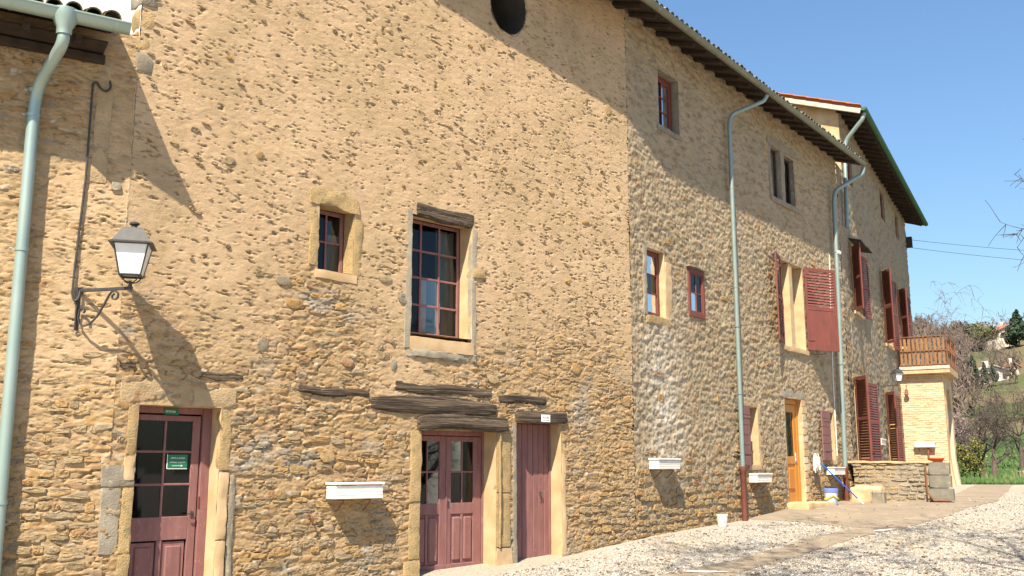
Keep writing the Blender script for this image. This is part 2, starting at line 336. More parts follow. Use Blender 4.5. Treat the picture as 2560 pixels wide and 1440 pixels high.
def heights(kind, u, z, seed):
    """relief (m) and colour masks of an old wall"""
    n_big = fbm(u / 1.3, z / 1.3, 3, seed); patch = fbm(u / .55 + 9, z / .42, 3, seed + 20)
    if kind in (0, 1):
        lim = 3.45 + 1.0 * fbm(u / 1.6, z / 2.2, 3, seed + 31) * 1.6 + .95 * np.exp(-((u + 2.6) / .8) ** 2) * (kind == 1) - .5 * (kind == 0) + .45 * sstep(1.5, 3.5, u) * (kind == 1)
        e = sstep(lim + .75, lim - 1.25, z)
        if kind == 0: e = np.maximum(e, .45 * sstep(.0, .4, patch) + .45 * sstep(-.45, -1.0, u) + .5 * sstep(5.0, 5.9, z))
    elif kind == 2:
        e = .62 + .3 * patch + .25 * sstep(2.4, .8, z)
    else:
        e = .5 + .3 * patch
    e = np.clip(e, 0, 1)
    # tilt courses a little, warp so that they do not read as a lattice
    wu = u + .07 * fbm(u / .35, z / .35, 2, seed + 41); wz = z + .05 * fbm(u / .5, z / .4, 2, seed + 43) + .02 * u
    su, sz = ((.20, .078), (.20, .078), (.26, .125), (.34, .16))[kind]
    f1, f2, hid = worley(wu / su, wz / sz, seed + 5)
    dome = sstep(.02, .38, f2 - f1); big = hid
    fine = fbm(u / .045, z / .03, 4, seed + 51, .62); ridge = 1 - np.abs(fbm(u / .07, z / .032, 4, seed + 61, .6)) * 2
    mid = fbm(u / .16, z / .09, 4, seed + 71, .58)
    h = .018 * n_big
    if kind in (0, 1):
        smear = sstep(-.15, .35, fbm(u / .3, z / .22, 3, seed + 141)); flat = sstep(.03, .13, f2 - f1)
        f3, f4, hid2 = worley(wu / .085 + 50, wz / .042 + 20, seed + 6); chip = sstep(.03, .16, f4 - f3)
        h += e * (.026 * flat * (hid - .25) * (1 - .55 * smear) + .012 * chip * (hid2 - .3) * (.3 + .7 * smear) + .012 * mid + .009 * fine - .008)
        crack = sstep(.085, .02, f2 - f1) * sstep(-.12, .2, fbm(u / .45 + 3, z / .3, 3, seed + 151)); h -= e * .036 * crack
        # render: ragged notches in clusters, stone noses, otherwise smooth trowelled skin
        warp = .3 * fine; cl = noise2(u / .34 + .2 * z, (z + .10 * u) / .13, seed + 81) + .30 * patch + .40 * n_big + (-.07 if kind == 1 else .12) + .12 * sstep(-1.0, 3.5, u) * (kind == 1) + .12 * sstep(6, 4.2, z)
        vary = .16 * noise2(u / .8, z / .8, seed + 94) + .10 * noise2(u / .2, z / .12, seed + 95)
        wr = .03 * fbm(u / .10, z / .10, 2, seed + 93); nt = noise2(u / .125 + .6 * z, (z + wr + .16 * u) / .026, seed + 91) + warp + vary; ns = noise2(u / .15 + .5 * z, (z + wr + .14 * u) / .036, seed + 96) + warp + vary
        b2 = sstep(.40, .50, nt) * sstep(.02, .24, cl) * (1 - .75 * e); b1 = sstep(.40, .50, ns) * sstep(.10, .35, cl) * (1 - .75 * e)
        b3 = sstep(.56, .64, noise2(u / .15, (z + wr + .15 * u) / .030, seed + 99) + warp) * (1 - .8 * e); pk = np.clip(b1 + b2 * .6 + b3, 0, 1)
        h += b1 * (.012 + .012 * fine) - b2 * (.022 + .02 * fine) - b3 * .018 + (1 - e) * (.0030 * fine + .0065 * mid)
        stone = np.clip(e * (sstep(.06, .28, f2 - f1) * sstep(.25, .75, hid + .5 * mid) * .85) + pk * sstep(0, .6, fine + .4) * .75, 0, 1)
        grey = np.clip(.75 * sstep(.18, .5, fbm(u / .9 + 4, z / .7, 3, seed + 101)) * e * (.4 + .6 * (kind == 1)) + .3 * pk * (patch > .1), 0, .8)
        lime = .8 * sstep(.16, .34, fbm(u / .16, z / .08, 4, seed + 111, .65) - .06) * e * sstep(-.25, .3, patch + .1)
    elif kind == 2:
        rc = fbm(u / .20, z / .105, 5, seed + 121, .72); rc = np.tanh(rc * 2.4) * .6
        h += .032 * rc + .018 * fbm(u / .075, z / .05, 3, seed + 125, .7) + .010 * mid + .012 * dome * (big - .3) + .008 * fine + .010 * sstep(1.9, .8, z) * dome
        low = sstep(2.2, .9, z + .4 * patch)
        stone = np.clip(sstep(.1, .35, f2 - f1) * (sstep(.62, .95, hid + .35 * patch) * .9 + .65 * low * (hid > .35)) + .35 * sstep(.1, .5, rc), 0, 1)
        grey = .55 * sstep(.0, .6, fbm(u / 1.4, z / 1.2, 3, seed + 131)) * (1 - .7 * low) * sstep(-.3, .4, rc) + .45 * sstep(.15, .5, -rc) * (1 - low)
        lime = np.exp(-((u - 1.15 - .10 * (3.0 - z)) / .75) ** 2) * sstep(1.0, 2.0, z + .3 * patch) * sstep(5.2, 3.6, z) * sstep(-.35, .35, rc * .6 + .5 * patch + .3 * mid) * .8
    else:
        rc = fbm(u / .34, z / .14, 4, seed + 121, .7); rc = np.tanh(rc * 2.2) * .6
        h += .05 * rc + .012 * mid + .012 * dome * (big - .3)
        stone = np.clip(sstep(.1, .35, f2 - f1) * sstep(.75, 1.0, hid + .3 * patch) * .8 + .3 * sstep(.15, .5, rc), 0, 1)
        grey = .45 * sstep(-.2, .5, fbm(u / 1.4, z / 1.2, 3, seed + 131)) + .4 * sstep(.2, .5, -rc)
        lime = 0 * u
    if kind in (0, 1): hid = hid * (1 - np.clip(b2 + b3, 0, 1) * (1 - e)); stone = np.maximum(stone, np.clip(b2 + b3, 0, 1) * .9)  # notch pits coloured dark brown: their shade is put into the colour
    return h, np.stack([stone, hid, np.clip(grey, 0, 1), np.clip(lime, 0, 1)], -1), e

def wall(name, fr, kind, u0, u1, z0, z1, step, holes, ells, parent, mat, seed, zstep=None, base=True):
    zstep = zstep or step
    us = np.linspace(u0, u1, int(round((u1 - u0) / step)) + 1); zs = np.linspace(z0, z1, int(round((z1 - z0) / zstep)) + 1)
    for a, b, c, d in holes:
        for v in (a, b):
            if u0 < v < u1: us[np.abs(us - v).argmin()] = v
        for v in (c, d):
            if z0 < v < z1: zs[np.abs(zs - v).argmin()] = v
    us.sort(); zs.sort(); U, Z = np.meshgrid(us, zs)
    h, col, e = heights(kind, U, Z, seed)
    near = np.ones_like(U)
    for a, b, c, d in holes:
        dist = np.maximum(np.maximum(a - U, U - b), np.maximum(c - Z, Z - d)); near = np.minimum(near, sstep(.0, .07, dist))
    h = h * near + .004 * (1 - near)
    edge = np.minimum(U - u0, u1 - U); 
    V = np.stack([U, -h, Z], -1).reshape(-1, 3); n = len(us); k = len(zs)
    I = (np.arange(k - 1)[:, None] * n + np.arange(n - 1)[None, :]); Q = np.stack([I, I + 1, I + n + 1, I + n], -1)
    cu = (us[:-1] + us[1:])[None, :] / 2 + 0 * I; cz = (zs[:-1] + zs[1:])[:, None] / 2 + 0 * I; keep = np.ones(I.shape, bool)
    for a, b, c, d in holes: keep &= ~((cu > a) & (cu < b) & (cz > c) & (cz < d))
    for x, y, rx, rz in ells: keep &= ((cu - x) / rx) ** 2 + ((cz - y) / rz) ** 2 > 1
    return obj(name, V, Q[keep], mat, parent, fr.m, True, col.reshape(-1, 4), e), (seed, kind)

def stone_piece(poly, front, back, tint, rs):
    """one stone: irregular outline, rounded shoulder, uneven face (local wall coordinates)"""
    n = len(poly); cx = sum(p[0] for p in poly) / n; cz = sum(p[1] for p in poly) / n; V = []; F = []
    tilt = (rs.uniform(-.07, .07), rs.uniform(-.16, .12))
    def y(px, pz, o): return -(o + tilt[0] * (px - cx) + tilt[1] * (pz - cz))
    for f, o, j in ((1.0, back, 0), (1.0, front - .004, .002), (.88, front, .005), (.45, front + .002, .008)):
        for px, pz in poly:
            x = cx + (px - cx) * f; z = cz + (pz - cz) * f; V.append((x, y(x, z, o + rs.uniform(-j, j)), z))
    for k in range(3):
        for i in range(n): F.append((k * n + i, k * n + (i + 1) % n, (k + 1) * n + (i + 1) % n, (k + 1) * n + i))
    F.append(tuple(range(3 * n, 4 * n)))
    return V, F, [(1, tint, 0, 0)] * len(V)

def lay_stones(fr, u0, u1, z0, z1, keepfn, holes, rs, hmin=.055, hmax=.125, wmin=.10, wmax=.36, slope=0.0, proud=0.0):
    out = []; z = z0
    while z < z1:
        hgt = rs.uniform(hmin, hmax); u = u0 + rs.uniform(0, .15); ph = rs.uniform(0, 6.3)
        while u < u1:
            w = min(wmax, rs.uniform(wmin, wmax) * rs.uniform(.65, 1.15)); h2 = hgt * rs.uniform(.72, 1.08)
            zc = z + hgt / 2 + .03 * math.sin(u * 1.7 + ph) + rs.uniform(-.012, .012) + slope * u; uc = u + w / 2; u += w + rs.uniform(.006, .03)
            a, b = w / 2, h2 / 2
            if uc + a > u1 or uc - a < u0: continue
            if any(uc + a > q[0] - .01 and uc - a < q[1] + .01 and zc + b > q[2] - .01 and zc - b < q[3] + .01 for q in holes): continue
            kf = keepfn(uc, zc)
            if rs.random() > kf: continue
            P = []; rot = rs.uniform(-.08, .08); ex = rs.uniform(4, 9); nn = 10
            for k in range(nn):
                t = 2 * math.pi * (k + rs.uniform(-.28, .28)) / nn; ct, st_ = math.cos(t), math.sin(t); r_ = (abs(ct) ** ex + abs(st_) ** ex) ** (-1 / ex) * rs.uniform(.86, 1.02)
                x, y = a * r_ * ct, b * r_ * st_; P.append((uc + x - rot * y, zc + y + rot * x))
            out.append((w * h2 * (1.0 if zc > 0 else .3), P, proud + .003 + .019 * rs.random() * kf, uc, zc))
        z += hgt + rs.uniform(.004, .016)
    return out

def put_stones(lst, parent, fr, limit, rs, tintfn=None):
    lst.sort(key=lambda t: -t[0]); big, rest = lst[:limit], lst[limit:]
    for a, P, fro, uc, zc in big:
        V, F, C = stone_piece(P, fro, -.05, tintfn(uc, zc) if tintfn else rs.random(), rs); obj('stone', V, F, M['stone'], parent, fr.m, False, C)
    if rest:
        V = []; F = []; C = []
        for a, P, fro, uc, zc in rest:
            v, f, c = stone_piece(P, fro, -.05, tintfn(uc, zc) if tintfn else rs.random(), rs); n = len(V); V += v; C += c; F += [tuple(i + n for i in q) for q in f]
        tag(obj('small_stones', V, F, M['stone'], parent, fr.m, False, C), kind='stuff')

def B(name, fr, u0, u1, y0, y1, z0, z1, m, parent, ch=.006):
    return obj(name, *cbox(u0, u1, y0, y1, z0, z1, ch), m, parent, fr.m)
def RB(name, fr, u0, u1, y0, y1, z0, z1, m, parent, seg=(4, 2, 4), rough=.01, rnd=.02, seed=0, fn=None):
    if name in ('jamb_stone', 'lintel_stone', 'sill_stone'): rnd *= .45; rough *= .7
    return obj(name, *rbox(u0, u1, y0, y1, z0, z1, seg, rough, rnd, seed, fn), M[m] if isinstance(m, str) else m, parent, fr.m, True)

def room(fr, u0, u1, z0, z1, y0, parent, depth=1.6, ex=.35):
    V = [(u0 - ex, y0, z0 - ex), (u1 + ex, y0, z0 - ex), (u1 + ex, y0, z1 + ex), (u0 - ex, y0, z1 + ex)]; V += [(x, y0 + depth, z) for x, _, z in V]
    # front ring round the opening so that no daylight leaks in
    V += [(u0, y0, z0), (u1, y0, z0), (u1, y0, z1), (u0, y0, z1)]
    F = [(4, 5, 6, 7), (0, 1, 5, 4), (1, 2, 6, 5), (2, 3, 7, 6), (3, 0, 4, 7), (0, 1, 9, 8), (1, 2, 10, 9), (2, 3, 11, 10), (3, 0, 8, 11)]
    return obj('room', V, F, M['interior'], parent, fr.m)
def reveal(fr, u0, u1, z0, z1, depth, mat, parent, seed=0, bottom=True):
    """the four inner faces of an opening, uneven"""
    rs = random.Random(seed); mb = MB()
    def strip(a, b, n):
        g = [[(a[0] + (b[0] - a[0]) * i / n, depth * j / 3 - .004, a[1] + (b[1] - a[1]) * i / n) for i in range(n + 1)] for j in range(4)]
        V = []; nx = (b[1] - a[1]); nz = -(b[0] - a[0]); L = math.hypot(nx, nz); nx /= L; nz /= L
        for j in range(4):
            for i in range(n + 1):
                x, y, z = g[j][i]; q = rs.uniform(-.008, .008) if 0 < i < n and j < 3 else 0; V.append((x + nx * q, y, z + nz * q))
        F = [(j * (n + 1) + i, j * (n + 1) + i + 1, (j + 1) * (n + 1) + i + 1, (j + 1) * (n + 1) + i) for j in range(3) for i in range(n)]
        mb.add(V, F)
    strip((u0, z0), (u0, z1), 8); strip((u0, z1), (u1, z1), 5); strip((u1, z1), (u1, z0), 8)
    if bottom: strip((u1, z0), (u0, z0), 5)
    return mb.build('reveal', mat, parent, fr.m, True)

def casement(fr, u0, u1, z0, z1, y, parent, mat, cols, rows, fw=.055, bw=.028, depth=.05, glass=True, name='window', bar_rows=None):
    """window: outer frame, glazing bars and one pane per light"""
    mb = MB()
    mb.add(*cbox(u0, u0 + fw, y, y + depth, z0, z1)); mb.add(*cbox(u1 - fw, u1, y, y + depth, z0, z1))
    mb.add(*cbox(u0 + fw, u1 - fw, y + .002, y + depth, z0, z0 + fw)); mb.add(*cbox(u0 + fw, u1 - fw, y + .002, y + depth, z1 - fw, z1))
    w = mb.build(name, mat, parent, fr.m)
    xs = np.linspace(u0 + fw, u1 - fw, cols + 1); zs = np.linspace(z0 + fw, z1 - fw, rows + 1)
    for x in xs[1:-1]: obj('glazing_bar', *cbox(x - bw / 2, x + bw / 2, y + .006, y + depth - .008, z0 + fw, z1 - fw, .004), mat, w, fr.m)
    for q in zs[1:-1]: obj('glazing_bar', *cbox(u0 + fw, u1 - fw, y + .009, y + depth - .011, q - bw / 2, q + bw / 2, .004), mat, w, fr.m)
    rs = random.Random(int(u0 * 100 + z0 * 10))
    for i in range(cols):
        for j in range(rows):
            t1, t2 = rs.uniform(-.0006, .0006), rs.uniform(-.0006, .0006); a, b, c, d = xs[i], xs[i + 1], zs[j], zs[j + 1]; yy = y + depth * .55
            obj('pane', [(a, yy - t1, c - 0), (b, yy + t1, c), (b, yy + t1 + t2, d), (a, yy - t1 + t2, d)], [(0, 1, 2, 3)], M['glass'], w, fr.m)
    return w
def curtain(fr, u0, u1, z0, z1, y, parent, mat='curtain'):
    n = 40; V = []
    for j in range(2):
        for i in range(n + 1):
            u = u0 + (u1 - u0) * i / n; V.append((u, y + .025 * math.sin(i * 1.3) + .01 * math.sin(i * 3.1 + j), z0 if j == 0 else z1))
    return obj('curtain', V, [(i, i + 1, n + 2 + i, n + 1 + i) for i in range(n)], M[mat], parent, fr.m, True)

def shutter(fr, hinge, z0, z1, w, ang, parent, mat, side=1, louvre=(0, 1), boards=0, y=-.03, thick=.035):
    """hinged shutter; ang = swing away from the wall, side=+1 folds towards +u, -1 towards -u. louvre = slatted part of the height"""
    m = fr.m @ Matrix.Translation((hinge, y, 0)) @ Matrix.Rotation(-ang if side > 0 else ang, 4, 'Z')
    s = side; mb = MB(); h = z1 - z0; st = .07
    def bx(a, b, y0, y1, c, d, ch=.004):
        return cbox(min(a * s, b * s), max(a * s, b * s), y0, y1, c, d, ch)
    if boards:
        sh = obj('shutter', *bx(.05, .13, thick, thick + .025, z0 + .03, z1 - .03), mat, parent, m)
        bw = h / boards
        for k in range(boards): obj('board', *bx(0, w, 0, thick, z0 + k * bw + .004, z0 + (k + 1) * bw - .004, .006), mat, sh, m)
        for f in (.2, .8): obj('hinge', *bx(-.03, w * .8, -.008, .0, z0 + h * f - .018, z0 + h * f + .018, .002), mat, sh, m)
        return sh
    mb.add(*bx(0, st, -thick, 0, z0, z1)); mb.add(*bx(w - st, w, -thick, 0, z0, z1))
    for a, b in ((z0, z0 + .1), (z1 - .09, z1)): mb.add(*bx(st, w - st, -thick + .002, -.002, a, b))
    lo, hi = z0 + h * louvre[0], z0 + h * louvre[1]
    if louvre[0] > 0: mb.add(*bx(st, w - st, -thick + .003, -.003, lo - .08, lo + .02)); mb.add(*bx(st, w - st, -thick + .010, -.010, z0 + .1, lo - .08))
    elif louvre == (0, 1) and h > 1.4: mb.add(*bx(st, w - st, -thick + .003, -.003, (z0 + z1) / 2 - .05, (z0 + z1) / 2 + .05))
    sh = mb.build('shutter', mat, parent, m)
    a, b = (lo + .03 if louvre[0] > 0 else z0 + .11), z1 - .10
    n = max(4, int((b - a) / .075)); pit = (b - a) / n
    for k in range(n):
        c = a + (k + .5) * pit
        if louvre == (0, 1) and h > 1.4 and abs(c - (z0 + z1) / 2) < .07: continue
        x0, x1 = sorted((st * s * .9, (w - st * .9) * s))
        V = [(x0, -.032, c - pit * .42), (x1, -.032, c - pit * .42), (x1, -.003, c + pit * .36), (x0, -.003, c + pit * .36)]; V += [(x, yy + .004, z + .009) for x, yy, z in V]
        obj('slat', V, [(0, 1, 2, 3), (7, 6, 5, 4), (0, 4, 5, 1), (3, 2, 6, 7), (0, 3, 7, 4), (1, 5, 6, 2)], mat, sh, m)
    for f in (.12, .88): obj('hinge', *bx(-.04, .22, -thick - .006, -thick + .001, z0 + h * f - .015, z0 + h * f + .015, .002), mat, sh, m)
    return sh
# ================================================================== TALL FARMHOUSE (two wall faces under one long roof)
H1 = thing('stone_farmhouse', 'tall ochre rendered stone farmhouse with long tiled eave across the picture', 'house', F1.pt(0, 0, 0))
D1 = (-4.88, -3.81, -.6, 2.34); D2 = (-.56, .98, -.6, 2.15); D3 = (1.43, 2.50, -.6, 2.32); W1 = (-2.47, -1.87, 4.33, 5.28); W2 = (-.80, .44, 3.42, 5.44)
beams = [(-2.71, -1.51, 2.56, 2.72), (-1.05, .88, 2.68, 2.85), (-1.50, .98, 2.36, 2.64), (1.02, 2.14, 2.61, 2.78), (-.64, 1.18, 2.15, 2.37), (1.40, 2.63, 2.32, 2.52)]
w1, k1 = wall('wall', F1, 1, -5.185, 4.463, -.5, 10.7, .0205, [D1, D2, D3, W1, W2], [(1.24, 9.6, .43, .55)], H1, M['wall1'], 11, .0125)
D4 = (7.28, 8.38, -.2, 3.28); W3 = (.63, 1.36, 4.52, 5.86); W4 = (2.36, 3.06, 4.72, 5.72); W5 = (7.38, 8.92, 4.58, 6.77); LW1 = (5.06, 5.60, 1.66, 2.94); LW2 = (10.22, 10.62, 1.79, 3.04)
U1 = (1.30, 2.2, 8.55, 9.80); U2 = (7.15, 7.80, 8.36, 9.72); U3 = (8.05, 8.72, 8.36, 9.68)
w2, k2 = wall('wall', F2, 2, 0, 12.07, -.2, 10.7, .026, [D4, W3, W4, W5, LW1, LW2, U1, U2, U3], [], H1, M['wall2'], 23)
rs = random.Random(4)
sur1 = [(-5.02, -3.6, 0, 2.62), (-.80, 1.34, -.6, 2.4), (1.36, 2.6, -.6, 2.5), (-2.62, -1.72, 4.2, 5.6), (-.92, .56, 3.2, 5.65)] + beams
gu = np.linspace(-5.2, 4.5, 140); gz = np.linspace(-.2, 4.6, 90); E1 = heights(1, *np.meshgrid(gu, gz), 11)[2]
def keep1(u, z):
    ev = float(E1[min(89, max(0, int((z + .2) / 4.8 * 89))), min(139, max(0, int((u + 5.2) / 9.7 * 139)))]); return min(.62, ev ** 1.2 * (.22 + .42 * float(sstep(2.2, .5, z))))
s1 = lay_stones(F1, -5.15, 4.44, -.1, 4.3, keep1, sur1, rs, slope=.004)
def keep2(u, z): return .9 * float(sstep(2.3, .7, z)) * (1.0 if not (.7 < u < 1.9 and z > 1.1) else .3) + .03
for k in range(150):                       # lone stones whose faces show through the render higher up
    u, z = rs.uniform(-5.1, 4.4), rs.uniform(3.4, 9.6); a, b_ = rs.uniform(.03, .085), rs.uniform(.018, .04)
    if any(q[0] - .15 < u < q[1] + .15 and q[2] - .15 < z < q[3] + .15 for q in sur1) or ((u - 1.24) / .6) ** 2 + ((z - 9.6) / .7) ** 2 < 1: continue
    s1.append((a * b_ * 3, [(u + a * math.cos(t) * rs.uniform(.75, 1.1), z + b_ * math.sin(t) * rs.uniform(.75, 1.1) - .16 * a * math.cos(t)) for t in [q * 2 * math.pi / 9 for q in range(9)]], rs.uniform(.010, .018), u, z))
s2 = lay_stones(F2, .02, 12.0, .2, 7.2, keep2, [(q[0] - .12, q[1] + .12, q[2] - .1, q[3] + .15) for q in (D4, W3, W4, W5, LW1, LW2)], rs, .08, .19, .12, .36, proud=.016)
# one limit of 300 for the whole house, biggest as they show
s1 = [(a / (15 + .7 * uc) ** 2 * 200,) + tuple(r) for (a, *r) in s1 for uc in (r[2],)]; s2 = [(a / (18.3 + .8 * uc) ** 2 * 140,) + tuple(r) for (a, *r) in s2 for uc in (r[2],)]
cut = sorted([t[0] for t in s1] + [t[0] for t in s2], reverse=True)[:300][-1]
def tint1(u, z):
    r = rs.random(); return r * .75 if rs.random() < .8 else r
put_stones(s1, w1, F1, sum(t[0] >= cut for t in s1), rs, tint1); put_stones(s2, w2, F2, sum(t[0] >= cut for t in s2), rs, lambda u, z: .3 + .55 * rs.random() if z < 1.5 else rs.random())
# odd stones showing through the render
for (u, z, a, b, t) in ((-1.92, 3.07, .11, .075, .86), (-2.82, 3.80, .14, .07, .74), (-3.28, 3.21, .09, .11, .97), (-3.9, 5.6, .10, .06, .3), (-3.45, 5.78, .07, .06, .62), (-5.0, 3.95, .06, .05, .8), (3.9, 8.35, .09, .12, .66), (2.3, 6.4, .08, .05, .6), (3.2, 6.0, .1, .05, .7), (-1.3, 4.35, .16, .06, .2), (-.95, 4.1, .12, .09, .95), (2.9, 3.3, .13, .11, .7), (-2.2, 1.75, .12, .1, .62), (.9, 3.0, .14, .07, .5), (-3.0, 4.1, .13, .08, .94)):
    P = [(u + a * math.cos(q) * rs.uniform(.8, 1.1), z + b * math.sin(q) * rs.uniform(.8, 1.1)) for q in [k * math.pi / 4 + .2 for k in range(8)]]
    V, F, C = stone_piece(P, .018, -.05, t, rs); obj('stone', V, F, M['stone'], w1, F1.m, True, C)
# hole with a stone in it
RB('stone', F1, -1.15, -1.02, -.012, .06, 2.99, 3.16, 'greystone', w1, (2, 1, 3), .006, .03, 5)
# return wall (whitewashed end) above the low roof, and closing back walls
def plane_wall(name, fr, u, y0, y1, z0, z1, mat, parent, n=40):
    ys = np.linspace(y0, y1, n); zs = np.linspace(z0, z1, n); Y, Z = np.meshgrid(ys, zs); hh = .02 * fbm(Y / .2, Z / .2, 4, 77)
    V = np.stack([u - hh, Y, Z], -1).reshape(-1, 3); I = (np.arange(n - 1)[:, None] * n + np.arange(n - 1)[None, :]); Q = np.stack([I, I + 1, I + n + 1, I + n], -1).reshape(-1, 4)
    return obj(name, V, Q, mat, parent, fr.m, True)
plane_wall('end_wall', F1, -5.20, .0, 7.0, 4, 11.2, M['white_render'], H1, 80)
for k in range(13):                       # rough quoins on that corner
    RB('quoin_stone', F1, -5.225, -5.0 + rs.uniform(-.05, .1), -.012, .22 + rs.uniform(0, .14), 6.45 + k * .3, 6.45 + k * .3 + .27, 'ochre' if k % 3 else 'greystone', w1, (3, 3, 3), .015, .03, k)
B('back_wall', F1, -5.2, 6, 7.2, 7.5, 0, 11.2, M['wall3'], H1); B('back_wall', F2, -1, 12.0, 7.2, 7.5, 0, 11.2, M['wall3'], H1)


# ---- openings of the first wall
def lintel_beam(fr, u0, u1, z0, z1, proud, seed, bow=0, parent=H1, taper=0, name='lintel_beam'):
    L = u1 - u0; mz = (z0 + z1) / 2
    def fn(q):
        t = (q[0] - u0) / L; k = math.sin(t * math.pi)
        q[2] += bow * k + (mz - q[2]) * taper * abs(2 * t - 1) ** 2 + .012 * math.sin(t * 9 + seed); return q
    return RB(name, fr, u0, u1, -proud, .12, z0, z1, 'beam', parent, (22, 3, 5), .008, .03, seed, fn)
lintel_beam(F1, -2.71, -1.51, 2.57, 2.71, .025, 1, 0, taper=.3)
lintel_beam(F1, -1.05, .88, 2.69, 2.85, .02, 2)
lintel_beam(F1, -1.50, .98, 2.36, 2.66, .035, 3, .02, taper=.45)
lintel_beam(F1, 1.02, 2.14, 2.62, 2.78, .02, 4)
lintel_beam(F1, -.64, 1.18, 2.14, 2.37, .10, 5, .03)
lintel_beam(F1, 1.40, 2.63, 2.32, 2.52, .07, 6)
lintel_beam(F1, -4.13, -3.52, 2.68, 2.80, .012, 7, 0, taper=.4); lintel_beam(F1, -5.29 + .12, -4.95, 2.75, 2.85, .015, 8, taper=.5)
# door 1: glazed door with two panels
reveal(F1, -4.88, -3.81, -.1, 2.34, .27, M['pale'], H1, 1, False)
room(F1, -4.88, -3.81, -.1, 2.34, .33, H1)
fr1 = MB().add(*cbox(-4.88, -4.83, .255, .33, -.1, 2.34)).add(*cbox(-3.93, -3.81, .235, .33, -.1, 2.34)).add(*cbox(-4.83, -3.93, .25, .33, 2.26, 2.34)).build('door_frame', M['plum'], H1, F1.m)
dm = MB()
for a, b, c, d in ((-4.82, -4.77, -.05, 2.24), (-4.05, -3.945, -.05, 2.24), (-4.77, -4.05, 2.17, 2.24), (-4.77, -4.05, .72, 1.0), (-4.77, -4.05, -.05, .12)): dm.add(*cbox(a, b, .265, .31, c, d))
door1 = dm.build('door', M['plum'], H1, F1.m); tag(door1, 'plum glazed door with six panes under the lantern')
B('glazing_bar', F1, -4.42, -4.39, .268, .30, 1.0, 2.17, M['plum'], door1); [B('glazing_bar', F1, -4.77, -4.05, .27, .298, z - .014, z + .014, M['plum'], door1) for z in (1.79, 1.39)]
B('mullion', F1, -4.44, -4.37, .264, .309, .12, .72, M['plum'], door1)
for a, b in ((-4.77, -4.42), (-4.39, -4.05)):
    for c, d in ((1.0, 1.39), (1.39, 1.79), (1.79, 2.17)): obj('pane', [(a, .286, c), (b, .287, c), (b, .288, d), (a, .286, d)], [(0, 1, 2, 3)], M['glass'], door1, F1.m)
for a, b in ((-4.75, -4.45), (-4.36, -4.07)):
    B('panel', F1, a, b, .285, .305, .14, .70, M['plum'], door1, .004); B('panel_field', F1, a + .045, b - .045, .268, .30, .19, .65, M['plum'], door1, .014)
B('lock_plate', F1, -4.02, -3.985, .255, .266, .98, 1.06, M['black'], door1, .003); B('latch', F1, -3.945, -3.925, .225, .24, 1.10, 1.24, M['rust_red'], door1, .004)
obj('door_handle', *tube(bend([(-4.0, .262, 1.03), (-4.0, .215, 1.03), (-4.09, .21, 1.03)], .03), .009), M['black'], door1, F1.m, True)
def text(body, size, fr, u, y, z, mat, parent, name='lettering'):
    cu = bpy.data.curves.new('t', 'FONT'); cu.body = body; cu.size = size; cu.align_x = 'CENTER'; cu.extrude = .0008
    t = bpy.data.objects.new('t', cu); COL.objects.link(t); bpy.context.view_layer.update()
    me = bpy.data.meshes.new_from_object(t.evaluated_get(bpy.context.evaluated_depsgraph_get())); bpy.data.objects.remove(t)
    me.materials.clear(); me.materials.append(mat); return inst(name, me, parent, fr.m @ Matrix.Translation((u, y, z)) @ Matrix.Rotation(R(90), 4, 'X'))
def arrow(fr, u0, u1, y, z, mat, parent, s=.012):
    V = [(u0, y, z - s * .2), (u1 - s * 2, y, z - s * .2), (u1 - s * 2, y, z - s), (u1, y, z), (u1 - s * 2, y, z + s), (u1 - s * 2, y, z + s * .2), (u0, y, z + s * .2)]
    V += [(a, b + .001, c) for a, b, c in V]; n = 7
    return obj('arrow', V, [tuple(range(n)), tuple(range(n, 2 * n))[::-1]] + [(i, i + n, (i + 1) % n + n, (i + 1) % n) for i in range(n)], mat, parent, fr.m)
sg = B('sign', F1, -4.36, -4.10, .262, .268, 1.585, 1.755, M['green_sign'], None, .002); tag(sg, 'green direction sign with white lettering and arrow on the glazed door', 'sign')
B('border', F1, -4.368, -4.361, .261, .269, 1.58, 1.76, M['white_sign'], sg, .001); B('border', F1, -4.36, -4.10, .261, .269, 1.577, 1.584, M['white_sign'], sg, .001)
text('VISITE du MUSEE', .026, F1, -4.23, .2605, 1.703, M['sign_text'], sg); text("s'adresser au guichet", .025, F1, -4.23, .2605, 1.655, M['sign_text'], sg); arrow(F1, -4.30, -4.16, .2603, 1.618, M['sign_text'], sg)
sg = B('sign', F1, -4.45, -4.26, .242, .249, 2.245, 2.325, M['green_sign'], None, .002); tag(sg, 'small dark green sign above the glazed door, under its lintel', 'sign')
text('RETOUR', .034, F1, -4.37, .2405, 2.272, M['sign_text'], sg)
# stones round door 1
for a, b, y0, c, d, m, s in ((-5.12, -4.20, -.008, 2.345, 2.66, 'plaster', 1), (-4.195, -3.62, -.008, 2.345, 2.60, 'plaster', 2), (-5.00, -4.88, -.014, 1.74, 2.34, 'ochre', 3), (-5.02, -4.885, -.022, 1.44, 1.73, 'pale', 4), (-5.27, -4.875, -.02, 1.38, 1.62, 'greystone', 5),
                             (-5.02, -4.885, -.014, .62, 1.37, 'ochre', 6), (-5.02, -4.88, -.02, -.1, .61, 'ochre', 7), (-5.25, -5.03, -.012, .62, 1.37, 'cement', 8), (-3.81, -3.66, -.015, 1.56, 2.33, 'ochre', 10), (-3.81, -3.67, -.025, .70, 1.55, 'pale', 11), (-3.81, -3.68, -.035, -.1, .69, 'pale', 12), (-3.655, -3.56, -.018, .2, 1.5, 'greystone', 13)):
    RB('jamb_stone', F1, a, b, y0, .10 if a < -4.3 and b <= -4.87 or a >= -3.82 else .03, c, d, m, H1, (4, 2, 5), .012, .03, s)
